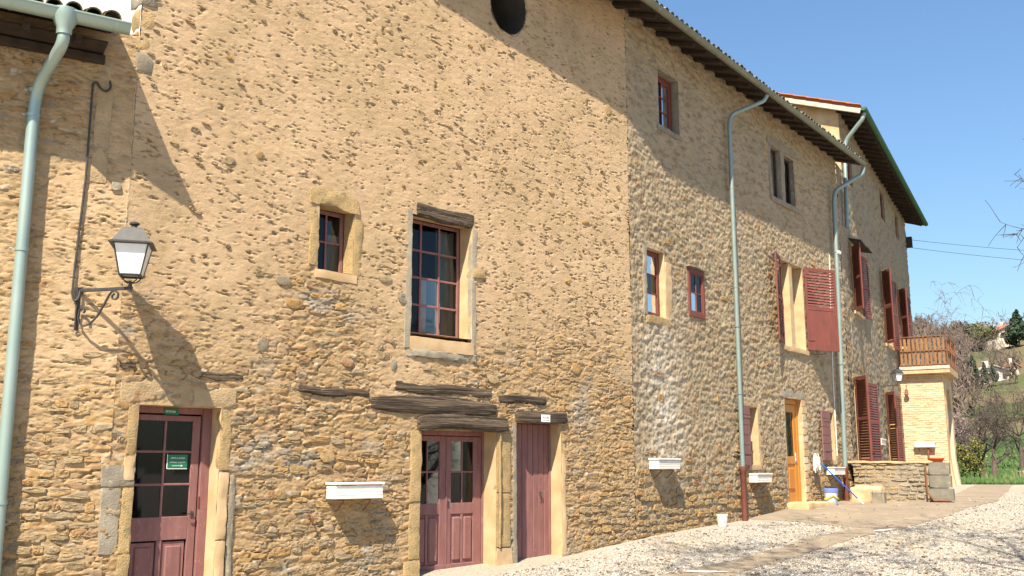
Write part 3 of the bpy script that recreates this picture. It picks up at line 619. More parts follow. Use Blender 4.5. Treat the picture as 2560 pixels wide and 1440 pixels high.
# door 2: double door
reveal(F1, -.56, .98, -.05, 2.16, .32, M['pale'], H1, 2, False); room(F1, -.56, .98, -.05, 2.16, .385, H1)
MB().add(*cbox(-.56, -.53, .30, .385, -.05, 2.16)).add(*cbox(.95, .98, .29, .385, -.05, 2.16)).add(*cbox(-.53, .95, .30, .385, 2.09, 2.16)).build('door_frame', M['plum'], H1, F1.m)
for lo, hi, lab in ((-.525, .208, 'plum left leaf of the double door'), (.212, .945, 'plum right leaf of the double door')):
    dm = MB(); a, b = lo + .11, hi - .13
    if lo > 0: a, b = lo + .10, hi - .17
    for q in ((lo, a, 0, 2.08), (b, hi, 0, 2.08), (a, b, 2.0, 2.08), (a, b, .88, 1.05), (a, b, 0, .14)): dm.add(*cbox(q[0], q[1], .315, .36, q[2], q[3]))
    dd = dm.build('door', M['plum'], H1, F1.m); tag(dd, lab); c = (a + b) / 2
    B('glazing_bar', F1, c - .012, c + .012, .318, .35, 1.05, 2.0, M['plum'], dd); B('glazing_bar', F1, a, b, .32, .348, 1.515, 1.54, M['plum'], dd); B('mullion', F1, c - .025, c + .025, .316, .355, .14, .88, M['plum'], dd)
    for p, q in ((a, c), (c, b)):
        for r_, s_ in ((1.05, 1.527), (1.527, 2.0)): obj('pane', [(p, .335, r_), (q, .336, r_), (q, .337, s_), (p, .336, s_)], [(0, 1, 2, 3)], M['glass'], dd, F1.m)
        B('panel', F1, p + .002, q - .002, .335, .352, .142, .878, M['plum'], dd, .003); B('panel_field', F1, p + .035, q - .035, .305, .345, .18, .84, M['plum'], dd, .02)
    B('bottom_rail', F1, lo + .004, hi - .004, .302, .316, .0, .13, M['plum'], dd, .004)
    if lo > 0: B('lock_plate', F1, lo + .03, lo + .06, .306, .316, .98, 1.08, M['black'], dd, .003)
RB('door_cover_strip', F1, .195, .225, .302, .314, .01, 2.07, 'plum', H1, (1, 1, 6), .001, .003, 1)
for a, b, y0, c, d, m, s in ((-.76, -.56, -.025, 1.1, 2.14, 'ochre', 20), (-.77, -.565, -.022, .28, 1.09, 'ochre', 21), (-.86, -.56, -.035, -.1, .27, 'ochre', 22), (.98, 1.29, -.022, 1.2, 2.14, 'ochre', 23), (.98, 1.28, -.025, .36, 1.19, 'ochre', 24), (.98, 1.33, -.03, -.1, .35, 'pale', 25)):
    RB('jamb_stone', F1, a, b, y0, .12, c, d, m, H1, (4, 2, 7), .010, .03, s)
RB('roll_moulding', F1, 1.005, 1.035, -.075, -.03, .36, 2.12, 'ochre', H1, (1, 1, 10), .006, .015, 26)
# door 3: plank door
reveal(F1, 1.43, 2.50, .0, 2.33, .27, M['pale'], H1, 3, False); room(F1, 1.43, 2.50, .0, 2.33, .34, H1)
d3 = MB().add(*cbox(1.43, 2.50, .305, .335, .05, 2.33)).build('door', M['plum'], H1, F1.m); tag(d3, 'plum plank door below the white sign')
for k in range(8):
    a = 1.435 + k * .131; B('plank', F1, a, a + .124, .27, .304, .05, 2.32, M['plum'], d3, .008)
B('door_post', F1, 2.46, 2.50, .245, .30, .05, 2.33, M['plum'], d3)
kn = MB().add(*tube([(2.24, .27, 1.18), (2.24, .235, 1.18)], .012)).add(*tube([(2.24 + .028 * math.sin(a), .232, 1.15 + .028 * math.cos(a)) for a in np.linspace(0, 6.28, 13)], .006, 6, False)); kn.build('ring_handle', M['black'], d3, F1.m, True)
obj('latch_chain', *tube([(2.25, .262, 1.16), (2.265, .258, 1.08), (2.275, .262, 1.0)], .005, 6), M['black'], d3, F1.m, True)
for a, b, y0, c, d, m, s in ((2.50, 2.60, -.012, .05, 2.30, 'pale', 30), (1.345, 1.43, -.02, .02, 2.30, 'greystone', 31)):
    RB('jamb_stone', F1, a, b, y0, .10, c, d, m, H1, (2, 2, 14), .012, .02, s)
RB('threshold', F1, 1.25, 2.75, -.5, .30, -.15, .05, 'pale', H1, (8, 4, 2), .008, .02, 32); RB('threshold', F1, -.7, 1.2, -.25, .36, -.2, -.005, 'pale', H1, (8, 3, 2), .008, .02, 33)
sg = B('sign', F1, 1.94, 2.15, -.082, -.076, 2.345, 2.465, M['white_sign'], None, .002); tag(sg, 'small white reception sign with arrow on the dark lintel of the plank door', 'sign')
text('ACCUEIL', .042, F1, 2.045, -.0835, 2.405, M['sign_ink'], sg); arrow(F1, 1.96, 2.13, -.0835, 2.372, M['sign_ink'], sg, .014)
# window 1 (small, ochre surround)
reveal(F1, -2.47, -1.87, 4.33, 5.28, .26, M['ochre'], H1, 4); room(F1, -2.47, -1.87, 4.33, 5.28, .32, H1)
wn = casement(F1, -2.465, -1.875, 4.345, 5.275, .26, H1, M['plum'], 2, 2); tag(wn, 'small plum window with ochre stone surround'); curtain(F1, -2.12, -1.88, 4.4, 4.95, .36, wn)
RB('lintel_stone', F1, -2.64, -1.80, -.014, .10, 5.27, 5.52, 'ochre', H1, (10, 2, 5), .018, .04, 40, lambda q: [q[0], q[1], q[2] - .14 * max(0, (q[0] + 2.2)) - (.10 * max(0, -2.45 - q[0]))])
RB('jamb_stone', F1, -2.62, -2.47, -.012, .10, 4.36, 5.24, 'ochre', H1, (3, 2, 8), .016, .04, 41); RB('jamb_stone', F1, -1.87, -1.72, -.014, .10, 4.28, 5.15, 'ochre', H1, (3, 2, 8), .016, .04, 42)
RB('sill_stone', F1, -2.5, -1.80, -.022, .24, 4.20, 4.335, 'pale', H1, (7, 3, 2), .010, .03, 43)
# window 2 (tall, twelve panes)
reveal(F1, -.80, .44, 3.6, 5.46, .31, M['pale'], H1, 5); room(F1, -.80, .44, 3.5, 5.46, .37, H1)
wn = casement(F1, -.795, .435, 3.615, 5.45, .31, H1, M['plum'], 3, 4, .05, .034); tag(wn, 'tall plum window of twelve panes with pale stone sill')
curtain(F1, .06, .42, 3.65, 5.4, .46, wn); B('inner_shutter', F1, -.30, -.16, .42, .45, 3.64, 4.55, M['picket'], wn); B('inner_shutter', F1, .12, .26, .40, .43, 3.64, 4.15, M['picket'], wn)
lintel_beam(F1, -.74, .47, 5.42, 5.64, .022, 44, 0)
RB('sill_stone', F1, -.81, .47, -.028, .30, 3.40, 3.60, 'pale', H1, (8, 4, 3), .006, .02, 45, lambda q: [q[0], q[1], q[2] - .06 * (1 - min(1, max(0, q[1] / .28)))])
RB('jamb_stone', F1, -.91, -.80, -.018, .10, 3.36, 5.50, 'cement', H1, (2, 2, 16), .014, .02, 46); RB('jamb_stone', F1, .44, .53, -.018, .10, 3.36, 5.40, 'cement', H1, (2, 2, 16), .012, .02, 47)
RB('jamb_stone', F1, .432, .70, -.030, .18, 4.60, 4.77, 'ochre', H1, (4, 2, 3), .012, .04, 48); RB('cement_band', F1, -.92, .56, -.016, .02, 3.20, 3.385, 'cement', H1, (14, 1, 4), .018, .05, 49)
# oculus
V, F = [], []
for j in range(3):
    for k in range(28):
        a = 2 * math.pi * k / 28; w_ = 1.01 + .035 * math.sin(5 * a + 1) + .025 * math.sin(9 * a); V.append((1.24 + .44 * w_ * math.cos(a) * (1 - .04 * j), -.015 + .7 * j, 9.6 + .56 * w_ * math.sin(a) * (1 - .04 * j)))
for j in range(2):
    for k in range(28): F.append((j * 28 + k, j * 28 + (k + 1) % 28, (j + 1) * 28 + (k + 1) % 28, (j + 1) * 28 + k))
F.append(tuple(range(56, 84))); oc = obj('round_window', V, F, M['interior'], H1, F1.m, True)

# ---- openings of the second wall
def opening(fr, q, depth, mat, seed, bottom=True):
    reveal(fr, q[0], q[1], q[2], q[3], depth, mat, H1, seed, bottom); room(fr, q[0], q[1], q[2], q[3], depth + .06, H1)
opening(F2, W3, .13, M['pale'], 50); wn = casement(F2, .64, 1.35, 4.53, 5.85, .12, H1, M['redbrown'], 1, 3, .09); tag(wn, 'narrow red window beside the wall joint'); curtain(F2, .7, 1.3, 4.6, 5.6, .25, wn)
RB('jamb_stone', F2, 1.36, 1.62, -.026, .2, 4.4, 5.7, 'pale', H1, (3, 2, 8), .015, .04, 51); RB('sill_stone', F2, .55, 1.5, -.03, .2, 4.36, 4.52, 'ochre', H1, (6, 2, 2), .012, .03, 52); RB('jamb_stone', F2, .46, .62, -.022, .1, 4.5, 5.9, 'cement', H1, (3, 2, 8), .015, .04, 53)
opening(F2, W4, .10, M['pale'], 54)
mb = MB()
for a, b, c, d in ((2.35, 2.43, 4.70, 5.73), (2.99, 3.07, 4.70, 5.73), (2.43, 2.99, 4.70, 4.80), (2.43, 2.99, 5.64, 5.73)): mb.add(*cbox(a, b, -.035, .10, c, d))
ob = mb.build('window_surround', M['redbrown'], H1, F2.m); wn = casement(F2, 2.432, 2.988, 4.80, 5.64, -.02, H1, M['redbrown'], 2, 2, .035, .024, .04); tag(wn, 'small red framed window with four panes'); 
RB('drip_ledge', F2, 2.28, 3.14, -.10, .02, 5.74, 5.78, 'greystone', H1, (6, 1, 1), .008, .01, 55)
# window 5: pair of shutters, pale central post
opening(F2, W5, .30, M['pale'], 56); B('window_post', F2, 8.02, 8.24, .02, .26, 4.60, 6.76, M['pale'], H1)
wn = casement(F2, 7.40, 8.02, 4.6, 6.76, .26, H1, M['mortar_white'], 1, 2); casement(F2, 8.24, 8.91, 4.6, 6.76, .26, H1, M['mortar_white'], 1, 2)
shutter(F2, 8.95, 4.60, 6.80, 1.05, R(28), H1, M['redbrown'], 1, (.52, 1)); shutter(F2, 7.34, 4.62, 6.80, .80, R(14), H1, M['redbrown'], -1)
RB('sill_stone', F2, 7.3, 9.0, -.06, .24, 4.46, 4.585, 'pale', H1, (8, 2, 2), .008, .02, 57); obj('shutter_catch', *tube([(9.0, -.05, 4.53), (9.2, -.12, 4.50), (9.45, -.25, 4.52), (9.55, -.3, 4.57)], .008, 6), M['black'], H1, F2.m)
# low windows with board shutters
for q, w, s in ((LW1, .54, 58), (LW2, .76, 60)):
    opening(F2, q, .28, M['pale'], s); casement(F2, q[0] + .005, q[1] - .005, q[2], q[3], .28, H1, M['plum'], 1, 2)
    shutter(F2, q[0] - .02, q[2] - .02, q[3] + .03, w, R(4), H1, M['plum'], -1, boards=6, y=-.075)
    RB('jamb_stone', F2, q[1], q[1] + .16, -.02, .1, q[2] - .05, q[3] + .1, 'pale', H1, (2, 2, 8), .012, .03, s + 1); RB('sill_stone', F2, q[0] - .06, q[1] + .1, -.03, .25, q[2] - .12, q[2], 'pale', H1, (4, 2, 2), .01, .02, s + 5)
    RB('lintel_stone', F2, q[0] - .10, q[1] + .15, -.012, .1, q[3] + .002, q[3] + .13, 'plaster', H1, (5, 2, 3), .008, .02, s + 7)
# orange door
opening(F2, D4, .17, M['pale'], 70, False)
mb = MB()
for a, b, c, d in ((7.30, 7.40, .72, 3.27), (8.26, 8.37, .72, 3.27), (7.40, 8.26, 3.15, 3.27)): mb.add(*cbox(a, b, .11, .19, c, d))
mb.build('door_frame', M['orangewood'], H1, F2.m); mb = MB()
for a, b, c, d in ((7.41, 7.56, .76, 3.14), (8.08, 8.25, .76, 3.14), (7.56, 8.08, 2.95, 3.14), (7.56, 8.08, 1.68, 1.86), (7.56, 8.08, .76, .98)): mb.add(*cbox(a, b, .125, .175, c, d))
d4 = mb.build('door', M['orangewood'], H1, F2.m); tag(d4, 'varnished orange wooden door with arched glass'); B('panel', F2, 7.56, 8.08, .145, .165, .98, 1.68, M['orangewood'], d4, .004); B('panel_field', F2, 7.64, 8.0, .115, .15, 1.08, 1.58, M['orangewood'], d4, .02)
obj('pane', [(7.56, .15, 1.86), (8.08, .15, 1.86), (8.08, .15, 2.95), (7.56, .15, 2.95)], [(0, 1, 2, 3)], M['glass'], d4, F2.m); curtain(F2, 7.5, 8.1, 1.8, 3.0, .30, d4)
B('letter_plate', F2, 8.10, 8.15, .113, .124, 1.72, 1.95, M['whiteplastic'], d4, .003); obj('door_handle', *tube(bend([(8.12, .122, 1.86), (8.12, .08, 1.86), (8.0, .075, 1.86)], .03), .011), M['zinc'], d4, F2.m, True)
for k in range(14): RB('jamb_stone', F2, 8.38, 8.38 + (.22 if k % 2 else .32), -.02, .12, .80 + k * .178, .80 + k * .178 + .165, 'brick' if k % 3 else 'pale', H1, (2, 1, 2), .008, .02, 80 + k)
RB('doorstep', F2, 7.1, 8.9, -.55, .24, .45, .76, 'pale', H1, (8, 3, 2), .01, .03, 71); RB('lintel_stone', F2, 7.1, 8.6, -.012, .1, 3.285, 3.5, 'cement', H1, (8, 2, 3), .012, .03, 72)
# upper windows under the eave
opening(F2, U1, .18, M['greystone'], 73); wn = casement(F2, 1.31, 2.19, 8.56, 9.79, .16, H1, M['rust_red'], 2, 3, .13); tag(wn, 'orange red window high under the eave')
for q in (U2, U3): opening(F2, q, .16, M['greystone'], 74); casement(F2, q[0] + .01, q[1] - .01, q[2] + .01, q[3] - .01, .12, H1, M['oldwood'], 1, 1)
RB('window_post', F2, 7.80, 8.05, -.02, .2, 8.36, 9.74, 'slabgrey', H1, (2, 2, 8), .008, .02, 75); RB('jamb_stone', F2, 7.0, 7.15, -.022, .1, 8.3, 9.85, 'slabgrey', H1, (2, 2, 8), .01, .02, 76); RB('sill_stone', F2, 7.0, 8.9, -.05, .2, 8.22, 8.36, 'slabgrey', H1, (8, 2, 2), .01, .02, 77); RB('lintel_stone', F2, 6.95, 8.9, -.022, .1, 9.735, 9.95, 'slabgrey', H1, (8, 2, 3), .01, .02, 78)
RB('sill_stone', F2, 1.2, 2.3, -.04, .28, 8.45, 8.56, 'greystone', H1, (5, 2, 2), .01, .02, 79)

# ---- roof, rafters, gutter
EZ = 10.42; PIT = .36
def slab(name, pts_low, pts_high, th, m, parent):
    n = len(pts_low); V = list(pts_low) + list(pts_high); V += [v + Vector((0, 0, th)) for v in V]; F = []
    for i in range(n - 1): F += [(i, i + 1, n + i + 1, n + i), (2 * n + i, 3 * n + i, 3 * n + i + 1, 2 * n + i + 1), (i, 2 * n + i, 2 * n + i + 1, i + 1), (n + i, n + i + 1, 3 * n + i + 1, 3 * n + i)]
    F += [(0, n, 3 * n, 2 * n), (n - 1, 3 * n - 1, 4 * n - 1, 2 * n - 1)]
    return obj(name, V, F, m, parent)
eave = [F1.pt(-7, .14, EZ + .12), F1.pt(-1.6, .36, EZ + .05), F2.pt(-.5, .64, EZ), F2.pt(12.45, .64, EZ - .06)]
high = [F1.pt(-7, -7.3, EZ + 2.6), F1.pt(-1.6, -7.3, EZ + 2.6), F2.pt(-.5, -7.3, EZ + 2.75), F2.pt(12.45, -7.3, EZ + 2.7)]
slab('roof_boards', eave, high, .05, M['oldwood'], H1)
rf = slab('roof', [p + Vector((0, 0, .06)) for p in eave], [p + Vector((0, 0, .06)) for p in high], .10, M['tile_old'], H1)
def canal_tile(r=.098, L=.46, n=7, taper=.82, th=.014):
    V = []; F = []
    for j, (y, s) in enumerate(((0, 1), (L, taper))):
        for rr in (r * s, (r - th) * s):
            for k in range(n + 1): a = math.pi * k / n; V.append((rr * math.cos(a), y, rr * math.sin(a) * .95))
    m = n + 1
    for k in range(n): F += [(k, k + 1, 2 * m + k + 1, 2 * m + k), (m + k, 3 * m + k, 3 * m + k + 1, m + k + 1), (k, m + k, m + k + 1, k + 1), (2 * m + k, 2 * m + k + 1, 3 * m + k + 1, 3 * m + k)]
    F += [(0, 2 * m, 3 * m, m), (n, m + n, 3 * m + n, 2 * m + n)]
    return mesh('roof_tile', V, F, M['tile_old'], True)
TILES = [canal_tile(.098 * s, .46) for s in (1, 1.06, .95)]
def tile_row(fr, u0, u1, pit, off, z0, slope, parent, rows=2, step=.205, seed=0, dz=0):
    rr = random.Random(seed); n = int((u1 - u0) / step); an = math.atan(slope)
    for r_ in range(rows):
        for k in range(n + 1):
            u = u0 + k * step + rr.uniform(-.012, .012); y = -off - .05 + r_ * .34 + rr.uniform(-.03, .02)
            z = z0 + slope * (y + off) + .13 + dz * k / n + r_ * .012 + rr.uniform(-.006, .012)
            inst('roof_tile', rr.choice(TILES), parent, fr.m @ Matrix.Translation((u, y, z)) @ Matrix.Rotation(an + rr.uniform(-.03, .03), 4, 'X') @ Matrix.Rotation(rr.uniform(-.05, .05), 4, 'Z'))
tile_row(F2, -.95, 12.4, 0, .64, EZ, PIT, rf, 2, seed=3, dz=-.06)
for k in range(23):
    u = -.35 + k * .56; L = rs.uniform(.56, .64)
    RB('rafter', F2, u - .05, u + .05, -L, .1, EZ - .30 + .2, EZ - .30 + .295, 'oldwood', H1, (1, 5, 1), .006, .01, k, lambda q: [q[0], q[1], q[2] + PIT * (q[1] + .64) - .02])
for k in range(10): RB('rafter', F1, -.9 + k * .56, -.8 + k * .56, -.38 - .03 * k, .1, EZ - .05, EZ + .045, 'oldwood', H1, (1, 5, 1), .006, .01, 50 + k, lambda q: [q[0], q[1], q[2] + PIT * (q[1] + .5) - .02])
def gutter(pts, r, parent, m, name='gutter', n=8, th=.006, close=True):
    P = [Vector(p) for p in pts]; V = []; F = []; ring = [(r, a) for a in np.linspace(0, math.pi, n + 1)] + [(r - th, a) for a in np.linspace(math.pi, 0, n + 1)]
    for i, p in enumerate(P):
        t = P[min(i + 1, len(P) - 1)] - P[max(i - 1, 0)]; t.z = 0; t.normalize(); o = Vector((t.y, -t.x, 0))
        for rr, a in ring: V.append(p + o * (rr * math.cos(a)) + Vector((0, 0, -rr * math.sin(a))))
    c = len(ring)
    for i in range(len(P) - 1):
        for k in range(c): F.append((i * c + k, i * c + (k + 1) % c, (i + 1) * c + (k + 1) % c, (i + 1) * c + k))
    for e, b in ((0, 0), (1, (len(P) - 1) * c)): F.append(tuple(b + k for k in range(n + 1)))
    g = obj(name, V, F, m, parent, None, True)
    return g
def gutter_band(p, t, r, parent, m):
    t = Vector((t.x, t.y, 0)).normalized(); o = Vector((t.y, -t.x, 0)); V = []; F = []; n = 8
    for s_ in (-.014, .014):
        for k in range(n + 1): a = math.pi * k / n; V.append(p + t * s_ + o * (r * math.cos(a)) + Vector((0, 0, -r * math.sin(a))))
    for k in range(n): F.append((k, k + 1, n + 2 + k, n + 1 + k))
    return obj('gutter_clip', V, F, m, parent, None, True)
def lerp_pts(a, b, n, jig=.0, rr=random.Random(1)): return [a.lerp(b, i / n) + Vector((0, 0, rr.uniform(-jig, jig))) for i in range(n + 1)]
GO = Vector((0, 0, .045))
gp = [e + GO + (F2.n * .085) for e in eave]
g1 = gutter(gp[:2] + lerp_pts(gp[2], gp[3], 16, .006), .085, H1, M['zincdark'])
for k in range(1, 24): gutter_band(gp[2].lerp(gp[3], k / 24), F2.d, .089, g1, M['pipegreen'])
# downpipes
def pipe_parts(fr, pts, r, parent, m, clips, seg_from=None):
    p = obj('downpipe', *tube(bend(pts, .14), r, 12), m, parent, fr.m, True)
    for u, y, z in clips: obj('pipe_clip', *tube([(u, y, z - .014), (u, y, z + .014)], r + .007, 12), m, p, fr.m, True); obj('clip_pin', *tube([(u, y, z), (u, .03, z)], .008, 6), m, p, fr.m)
    return p
pipe_parts(F2, [(5.35, -.72, 10.30), (5.30, -.66, 10.16), (4.55, -.16, 9.72), (4.46, -.13, 9.5), (4.44, -.13, 5), (4.42, -.13, 1.55)], .050, H1, M['pipegreen'], [(4.455, -.13, 7.9), (4.445, -.13, 5.6), (4.43, -.13, 4.7), (4.425, -.13, 3.2)])
obj('downpipe', *tube([(4.42, -.13, .2), (4.42, -.13, 1.50), (4.42, -.13, 1.52), (4.42, -.13, 1.62)], [.062, .062, .078, .078], 12), M['castiron'], H1, F2.m, True)
pipe_parts(F2, [(12.38, -.72, 10.26), (12.3, -.70, 10.05), (11.42, -.18, 9.45), (11.35, -.14, 9.2), (11.2, -.14, 6), (10.95, -.14, 1.58)], .062, H1, M['pipegreen'], [(11.27, -.14, 7.6), (11.1, -.14, 4.4)])
obj('downpipe', *tube([(10.95, -.14, .5), (10.95, -.14, 1.50), (10.95, -.14, 1.52), (10.95, -.14, 1.62)], [.066, .066, .082, .082], 12), M['castiron'], H1, F2.m, True)
RB('pale_strap', F2, 11.20, 11.42, -.25, -.17, 7.52, 7.62, 'whiteplastic', H1, (2, 1, 2), .012, .02, 3)
obj('wall_cable', *tube([(11.05, -.02, 7.5), (10.9, -.02, 6), (10.75, -.02, 4), (10.72, -.02, 1.9)], .014, 6), M['whiteplastic'], H1, F2.m)

# ================================================================== LOW HOUSE AT THE LEFT
H0 = thing('low_house', 'lower stone house with pale zinc gutter at the left edge', 'house', F0.pt(-1.5, 0, 0))
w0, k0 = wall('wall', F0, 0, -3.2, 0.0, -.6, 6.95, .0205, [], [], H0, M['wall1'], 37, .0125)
s0 = lay_stones(F0, -3.1, -.02, -.1, 6.7, lambda u, z: .85 * float(sstep(3.4, .8, z)) + .25 * float(sstep(5.2, 6.0, z)) + .05, [(-.62, -.28, 4.9, 6.9)], rs); put_stones(s0, w0, F0, 220, rs, tint1)
RB('corner_strip', F0, -.46, -.27, -.008, .02, 4.97, 6.6, 'plaster', w0, (4, 1, 14), .006, .01, 3); RB('corner_stone', F0, -.22, -.10, -.045, .03, 4.90, 5.02, 'greystone', w0, (2, 1, 2), .006, .02, 4)
B('back_wall', F0, -3.2, 0, 5, 5.2, 0, 8, M['wall3'], H0); 
e0 = [F0.pt(-3.4, .60, 6.70), F0.pt(-.36, .60, 6.70)]; h0 = [F0.pt(-3.4, -5, 8.5), F0.pt(-.36, -5, 8.5)]
slab('roof_boards', e0, h0, .05, M['oldwood'], H0); rf0 = slab('roof', [p + Vector((0, 0, .06)) for p in e0], [p + Vector((0, 0, .06)) for p in h0], .08, M['tile_old'], H0)
tile_row(F0, -3.3, -.4, 0, .60, 6.70, .32, rf0, 2, seed=8)
B('eave_board', F0, -3.2, -.42, -.40, -.02, 6.585, 6.62, M['oldwood'], H0); B('wall_plate', F0, -3.2, -.40, -.10, -.015, 6.46, 6.56, M['oldwood'], H0)
for k in range(5): RB('rafter', F0, -3.0 + k * .55, -2.91 + k * .55, -.55, .1, 6.56, 6.66, 'oldwood', H0, (1, 4, 1), .006, .01, k, lambda q: [q[0], q[1], q[2] + .32 * (q[1] + .3)])
ga, gb = F0.pt(-3.4, .70, 6.76), F0.pt(-.23, .70, 6.73)
g0 = gutter([ga, ga.lerp(gb, .5), gb], .105, H0, M['zinc'], n=12)
obj('gutter_bead', *tube([ga + F0.n * .105, gb + F0.n * .105], .014, 8), M['zinc'], g0, None, True)
for f in (.30, .52, .60, .95): gutter_band(ga.lerp(gb, f), F0.d, .110, g0, M['zinc'])
obj('gutter_outlet', [tuple(v) for v in lathe([(.145, .06), (.14, -.05), (.085, -.16), (.082, -.24)], 16)[0]], lathe([(.145, .06), (.14, -.05), (.085, -.16), (.082, -.24)], 16)[1], M['zinc'], g0, F0.at(-.93, -.70, 6.70), True)
p0 = obj('downpipe', *tube(bend([(-.93, -.70, 6.56), (-.93, -.70, 6.36), (-1.12, -.13, 5.98), (-1.13, -.12, 5.5), (-1.10, -.12, .0)], .2, 8), .068, 20), M['zinc'], H0, F0.m, True)
for z in (5.94, 5.64, 4.04, 1.22): obj('pipe_clip', *tube([(-1.13 + .005 * (5.6 - z) , -.12, z - .02), (-1.13 + .005 * (5.6 - z), -.12, z + .02)], .077, 20), M['zinc'], p0, F0.m, True); obj('clip_pin', *tube([(-1.22, -.12, z), (-1.25, -.12, z)], .014, 8), M['zinc'], p0, F0.m)
# ================================================================== FAR HOUSE
H3 = thing('far_house', 'far grey roughcast house with louvred red shutters and green edged eave', 'house', F3.pt(6, 0, .8))
WA = (1.65, 3.15, 6.28, 8.22); WB = (7.55, 9.25, 5.92, 8.48); WC = (11.75, 13.3, 6.25, 8.48); UA = (8.6, 9.6, 10.75, 11.85); UB = (12.35, 13.25, 10.8, 11.8); UC = (2.0, 2.8, 10.4, 11.3); LA = (.75, 2.85, 1.78, 4.15); LB = (6.65, 8.25, 1.80, 4.10)
w3, _ = wall('wall', F3, 3, .02, 15.6, .3, 12.6, .05, [WA, WB, WC, UA, UB, UC, LA, LB, (-1, 1.0, 10.5, 13.0)], [], H3, M['wall3'], 51)
s3 = lay_stones(F3, .05, 4, 1.8, 6.3, lambda u, z: .35 if u < .8 else .05, [(q[0] - .7, q[1] + .7, q[2] - .1, q[3] + .2) for q in (WA, LA)], rs, .12, .22, .18, .4); put_stones(s3, w3, F3, 200, rs, lambda u, z: .55 + .3 * rs.random())
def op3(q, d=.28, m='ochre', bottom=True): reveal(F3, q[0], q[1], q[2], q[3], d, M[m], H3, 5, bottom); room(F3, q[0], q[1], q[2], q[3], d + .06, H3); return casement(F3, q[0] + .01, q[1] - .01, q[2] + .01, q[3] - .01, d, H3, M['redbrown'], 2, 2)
for q in (WA, WB, WC, LA, LB):
    op3(q); hw = (q[1] - q[0]) / 2
    shutter(F3, q[0], q[2] - .03, q[3] + .03, hw * .72, R(34), H3, M['redbrown'], -1); shutter(F3, q[1], q[2] - .03, q[3] + .03, hw * .85, R(9), H3, M['redbrown'], 1)
    if q in (WA, WB, WC): RB('sill_stone', F3, q[0] - .05, q[1] + .05, -.07, .25, q[2] - .1, q[2], 'pale', H3, (4, 2, 1), .008, .02, 2)
    RB('jamb_stone', F3, q[1], q[1] + .14, -.028, .1, q[2], q[3], 'ochre', H3, (1, 1, 6), .008, .02, 3); RB('lintel_stone', F3, q[0] - .1, q[1] + .16, -.03, .1, q[3], q[3] + .16, 'ochre', H3, (5, 1, 2), .008, .02, 4)
for q in (UA, UB, UC): op3(q, .07, 'slabgrey')
RB('hood_board', F3, 1.3, 3.4, -.38, -.02, 8.42, 8.46, 'oldwood', H3, (6, 2, 1), .006, .01, 8, lambda q: [q[0], q[1], q[2] + .25 * q[1]])
# gable towards the viewer
V = [(1.0, 0.0, .3), (1.0, 8, .3), (1.0, 8, 13.6), (1.0, 4, 13.85), (1.0, 0.0, 12.45)]; obj('gable_wall', V, [(0, 1, 2, 3, 4)], M['pale'], H3, F3.m)
B('end_wall', F3, 15.4, 15.59, .05, 8, .3, 12.5, M['wall3'], H3); B('back_wall', F3, 1.05, 15.4, 8, 8.2, .3, 12.5, M['wall3'], H3)
EZ3 = 12.22; e3 = [F3.pt(.70, .70, EZ3), F3.pt(16.2, .70, EZ3 - .22)]; h3 = [F3.pt(.70, -4, EZ3 + 1.62), F3.pt(16.2, -4, EZ3 + 1.4)]; b3 = [F3.pt(.70, -8.7, EZ3), F3.pt(16.2, -8.7, EZ3 - .2)]
slab('roof_boards', e3, h3, .06, M['oldwood'], H3); rf3 = slab('roof', [p + Vector((0, 0, .07)) for p in e3], [p + Vector((0, 0, .07)) for p in h3], .12, M['tile_new'], H3); slab('roof', b3, h3, .14, M['tile_new'], H3)
for k in range(28): RB('rafter', F3, .95 + k * .55, 1.03 + k * .55, -.66, .05, EZ3 - .12, EZ3 - .02, M['oldwood'], H3, (1, 3, 1), .004, .01, k, lambda q: [q[0], q[1], q[2] + .345 * (q[1] + .7) - .014 * (q[0] - .7)])
obj('verge_board', *cbox(0, .06, 0, 4.97, -.12, .04, .008), M['mortar_white'], H3, F3.at(.655, -.72, EZ3) @ Matrix.Rotation(math.atan(.345), 4, 'X'))
for k in range(12):
    inst('verge_tile', bpy.data.meshes.get('verge_tile') or mesh('verge_tile', *cbox(-.07, .34, 0, .44, 0, .028, .008), M['tile_new']), rf3, F3.at(.655, -.72 + k * .388, EZ3 + .125 + k * .388 * .345) @ Matrix.Rotation(math.atan(.345) - .035, 4, 'X'))
B('purlin_end', F3, .62, 1.0, 1.55, 1.75, 12.62, 12.80, M['mortar_white'], H3); B('corbel', F3, .80, 1.0, 1.58, 1.72, 12.38, 12.61, M['oldwood'], H3)
ga, gb = F3.pt(.66, .79, EZ3 + .06), F3.pt(16.2, .79, EZ3 - .16); g3 = gutter(lerp_pts(ga, gb, 6), .095, H3, simple('green gutter', (.03, .085, .045), (.04, .11, .055), 3, .5, 0), n=8)
pipe_parts(F3, [(.85, -.78, 12.15), (.82, -.74, 11.98), (.98, -.2, 11.45), (.96, -.13, 11.2), (.55, -.13, 8.6)], .062, H3, M['pipegreen'], [(.9, -.13, 10.6)])
obj('cable_bracket', *cbox(15.35, 15.62, -.25, -.02, 10.95, 11.4), M['oldwood'], H3, F3.m)

M['slab'] = simple('dark weathered concrete slab', (.21, .19, .155), (.15, .14, .11), 5, .95, .6, 40, .008, wear=(.28, .25, .18), wlo=.6)
